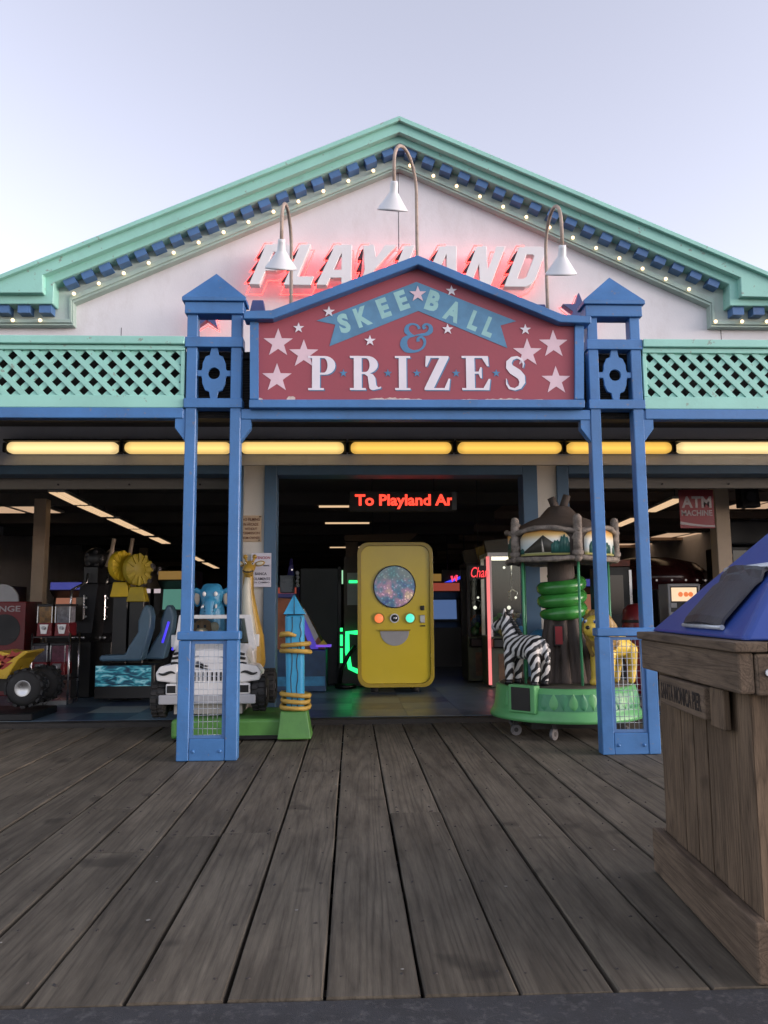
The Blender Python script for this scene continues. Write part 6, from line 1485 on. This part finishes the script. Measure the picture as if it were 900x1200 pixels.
# right side of the hall
Y = 13; cxp = AX(785, 690, Y)
t = thing('coin_pusher', 'dark red domed coin pusher behind the right tower', 'coin pusher', (cxp, Y + .9, .05))
DR = paint('dark_red_gloss', (.045, .010, .010), .2, .3, 2, 0, 40, .1, (.02, .01, .01))
R = .98
MB().lathe([(0.001, .0), (R, .0), (R, .55), (R * .9, .62), (R * .9, 1.5), (R * 1.02, 1.56), (R * 1.0, 1.75), (R * .8, 1.92), (R * .4, 2.02), (.001, 2.05)], (cxp, Y + .9, .055), 40).build('drum', DR, t)
MB().lathe([(R * .905, .66), (R * .905, 1.46)], (cxp, Y + .9, .055), 40).build('window_band', paint('pusher_glass', (.012, .010, .010), .06, .2, 2, 0, 40, 0), t)
for i in range(11):
    a = RAD(-160 + i * 14); MB().ball((cxp + R * 1.03 * cos(a), Y + .9 + R * 1.03 * sin(a), 1.66), .018, 8, 6).build('rim_lamp', emit('rim_lamp', (.9, .8, .75), .28), t)
Y = 11.2; xa, xb = AX(783, 700, Y), AX(821, 700, Y)
t = thing('touch_kiosk', 'grey kiosk with a lit orange screen behind the blue bin lid', 'kiosk', ((xa + xb) / 2, Y, .05))
BX(xa, xb, Y, Y + .35, .0515, AZ(800, 684, Y)).build('body', M['grey'], t, bevel=.012, seg=2); BX(xa + .035, xb - .035, Y - .006, Y - .001, AZ(800, 717, Y), AZ(800, 687, Y)).build('bezel', M['black'], t)
scr = BX(AX(786.5, 694, Y), AX(816, 694, Y), Y - .011, Y - .0065, AZ(800, 704.5, Y), AZ(800, 688.5, Y)).build('screen', emit('kiosk_screen', (1, .72, .45), .85), t)
for px in (797, 803.5, 809): MB().prism(circ(AX(px, 696, Y), AZ(px, 696.5, Y), .035, 14), Y - .0135, Y - .0115).build('screen_fruit', emit('orange_icons', (1, .22, .04), .7), scr)
BX(AX(786, 710, Y), AX(793, 710, Y), Y - .01, Y - .0065, AZ(800, 712, Y), AZ(800, 706.5, Y)).build('card_slot', M['grey'], t)
Y = 12.0; xa, xb = AX(708, 700, Y), AX(740, 700, Y)
t = thing('arcade_cabinet', 'tall black cabinet with a chrome edge seen inside the right tower', 'arcade cabinet', ((xa + xb) / 2, Y, .05))
BX(xa, xb, Y, Y + .7, .0515, AZ(724, 664, Y)).build('body', M['black'], t, bevel=.01); BX(xb - .03, xb + .01, Y - .02, Y - .001, .2, AZ(724, 668, Y)).build('chrome_edge', M['chrome'], t)
BX(xa, xb, Y + .0, Y + .5, AZ(724, 663.5, Y), AZ(724, 656, Y)).build('marquee', paint('red_brown_marquee', (.20, .045, .025), .5, .5, 8, 0, 40, .3), t)
BX(xa + .08, xb - .12, Y - .008, Y - .001, AZ(724, 720, Y), AZ(724, 674, Y)).build('screen', paint('off_screen', (.01, .01, .011), .08, .2, 2, 0, 40, 0), t)
Y = 10.9; xa, xb = AX(741, 740, Y), AX(766, 740, Y)
t = thing('prize_bin', 'red rounded prize tub low beside the black cabinet in the right doorway', 'prize tub', ((xa + xb) / 2, Y + .2, .05))
MB().lathe([(.001, .0), (.17, .0), (.2, .5), (.21, 1.0), (.19, 1.14), (.12, 1.21), (.001, 1.23)], ((xa + xb) / 2, Y + .2, .0515), 24).build('tub', paint('prize_red', (.20, .02, .025), .3, .15, 3, 0, 40, .1), t); MB().lathe([(.212, .96), (.22, .98), (.212, 1.0)], ((xa + xb) / 2, Y + .2, .0515), 24).build('rim', M['dark'], t)
# hanging loudspeaker
Y = 10.4; xa, za = at(870, 594, Y); xb, zb2 = at(890.5, 569, Y)
t = thing('loudspeaker', 'black loudspeaker hanging right of the beige column', 'loudspeaker', ((xa + xb) / 2, Y + .1, za))
MB().frustum((xa, xb, Y, Y + .18), (xa + .01, xb - .01, Y + .03, Y + .2), za, zb2).build('cabinet', M['black'], t, bevel=.01); MB().cyl(((xa + xb) / 2, Y - .001, (za + zb2) / 2), ((xa + xb) / 2, Y - .008, (za + zb2) / 2), .07, n=20).build('cone', M['dark'], t); MB().cyl(((xa + xb) / 2, Y + .1, zb2 - .01), ((xa + xb) / 2, Y + .1, 3.298), .015, n=8).build('bracket', M['dark'], t)
# big dark machines that close the view at the right
for i, (pa_, pb_, pt_, Y, lab) in enumerate(((856, 905, 610, 12.4, 'tall black game cabinet at the right edge behind the bin lid'),)):
    xa, xb = AX(pa_, 700, Y), AX(pb_, 700, Y)
    t = thing('arcade_cabinet', lab, 'arcade cabinet', ((xa + xb) / 2, Y, .05)); BX(xa, xb, Y, Y + .8, .0515, AZ(880, 640, Y)).build('body', M['black'], t, bevel=.02, seg=2); BX(xa - .02, xb + .02, Y - .1, Y + .5, AZ(880, 639, Y), AZ(880, pt_, Y)).build('hood', M['dark'], t, bevel=.04, seg=3); BX(xa + .08, xb - .08, Y - .006, Y - .001, AZ(880, 690, Y), AZ(880, 645, Y)).build('screen', paint('off_glass', (.008, .008, .01), .08, .2, 2, 0, 40, 0), t)
# long dark row of cabinets deep in the hall
for i, (px, Y) in enumerate(((-10, 17), (75, 18), (205, 15.5), (330, 19), (375, 21), (500, 17.5), (520, 16.2), (690, 18), (610, 15))):
    x = AX(px, 740, Y); h = 1.5 + .12 * (i % 3)
    t = thing('arcade_cabinet', ('dim cabinet far behind the red change machine', 'dim cabinet far behind the capsule machine rack', 'dim cabinet behind the racing seats', 'dim cabinet in the middle hall behind the cyan post', 'dim cabinet deep in the hall left of the yellow machine', 'dim cabinet just right of the yellow machine', 'dim cabinet between the yellow machine and the crane machines', 'dim cabinet behind the carousel in the right hall', 'dim cabinet behind the white framed crane machine')[i], 'arcade cabinet', (x, Y, .05), 'dim cabinets deep in the hall')
    m_ = Matrix(((0, 1, 0, x), (1, 0, 0, Y), (0, 0, 1, .0515), (0, 0, 0, 1)))
    MB().prism([(0, 0), (.8, 0), (.8, h + .2), (.1, h + .2), (.02, h), (.3, h - .15), (.22, h - .6), (-.02, h - .72)], -.36, .36, m_).build('body', M['dark'], t)
    MB().prism([(-.30, .0), (.30, .0), (.30, .4), (-.30, .4)], -.004, .0, Matrix.Translation((x, Y + .215, h - .50)) @ Matrix.Rotation(RAD(-10), 4, 'X')).build('screen', emit('dim_screen_%d' % i, ((.05, .09, .2), (.2, .08, .05), (.05, .15, .12))[i % 3], 1.3), t)
    BX(x - .34, x + .34, Y + .005, Y + .02, h + .075, h + .235).build('marquee', emit('dim_marquee_%d' % i, ((.30, .05, .03), (.05, .06, .3), (.25, .14, .03))[i % 3], .8), t)
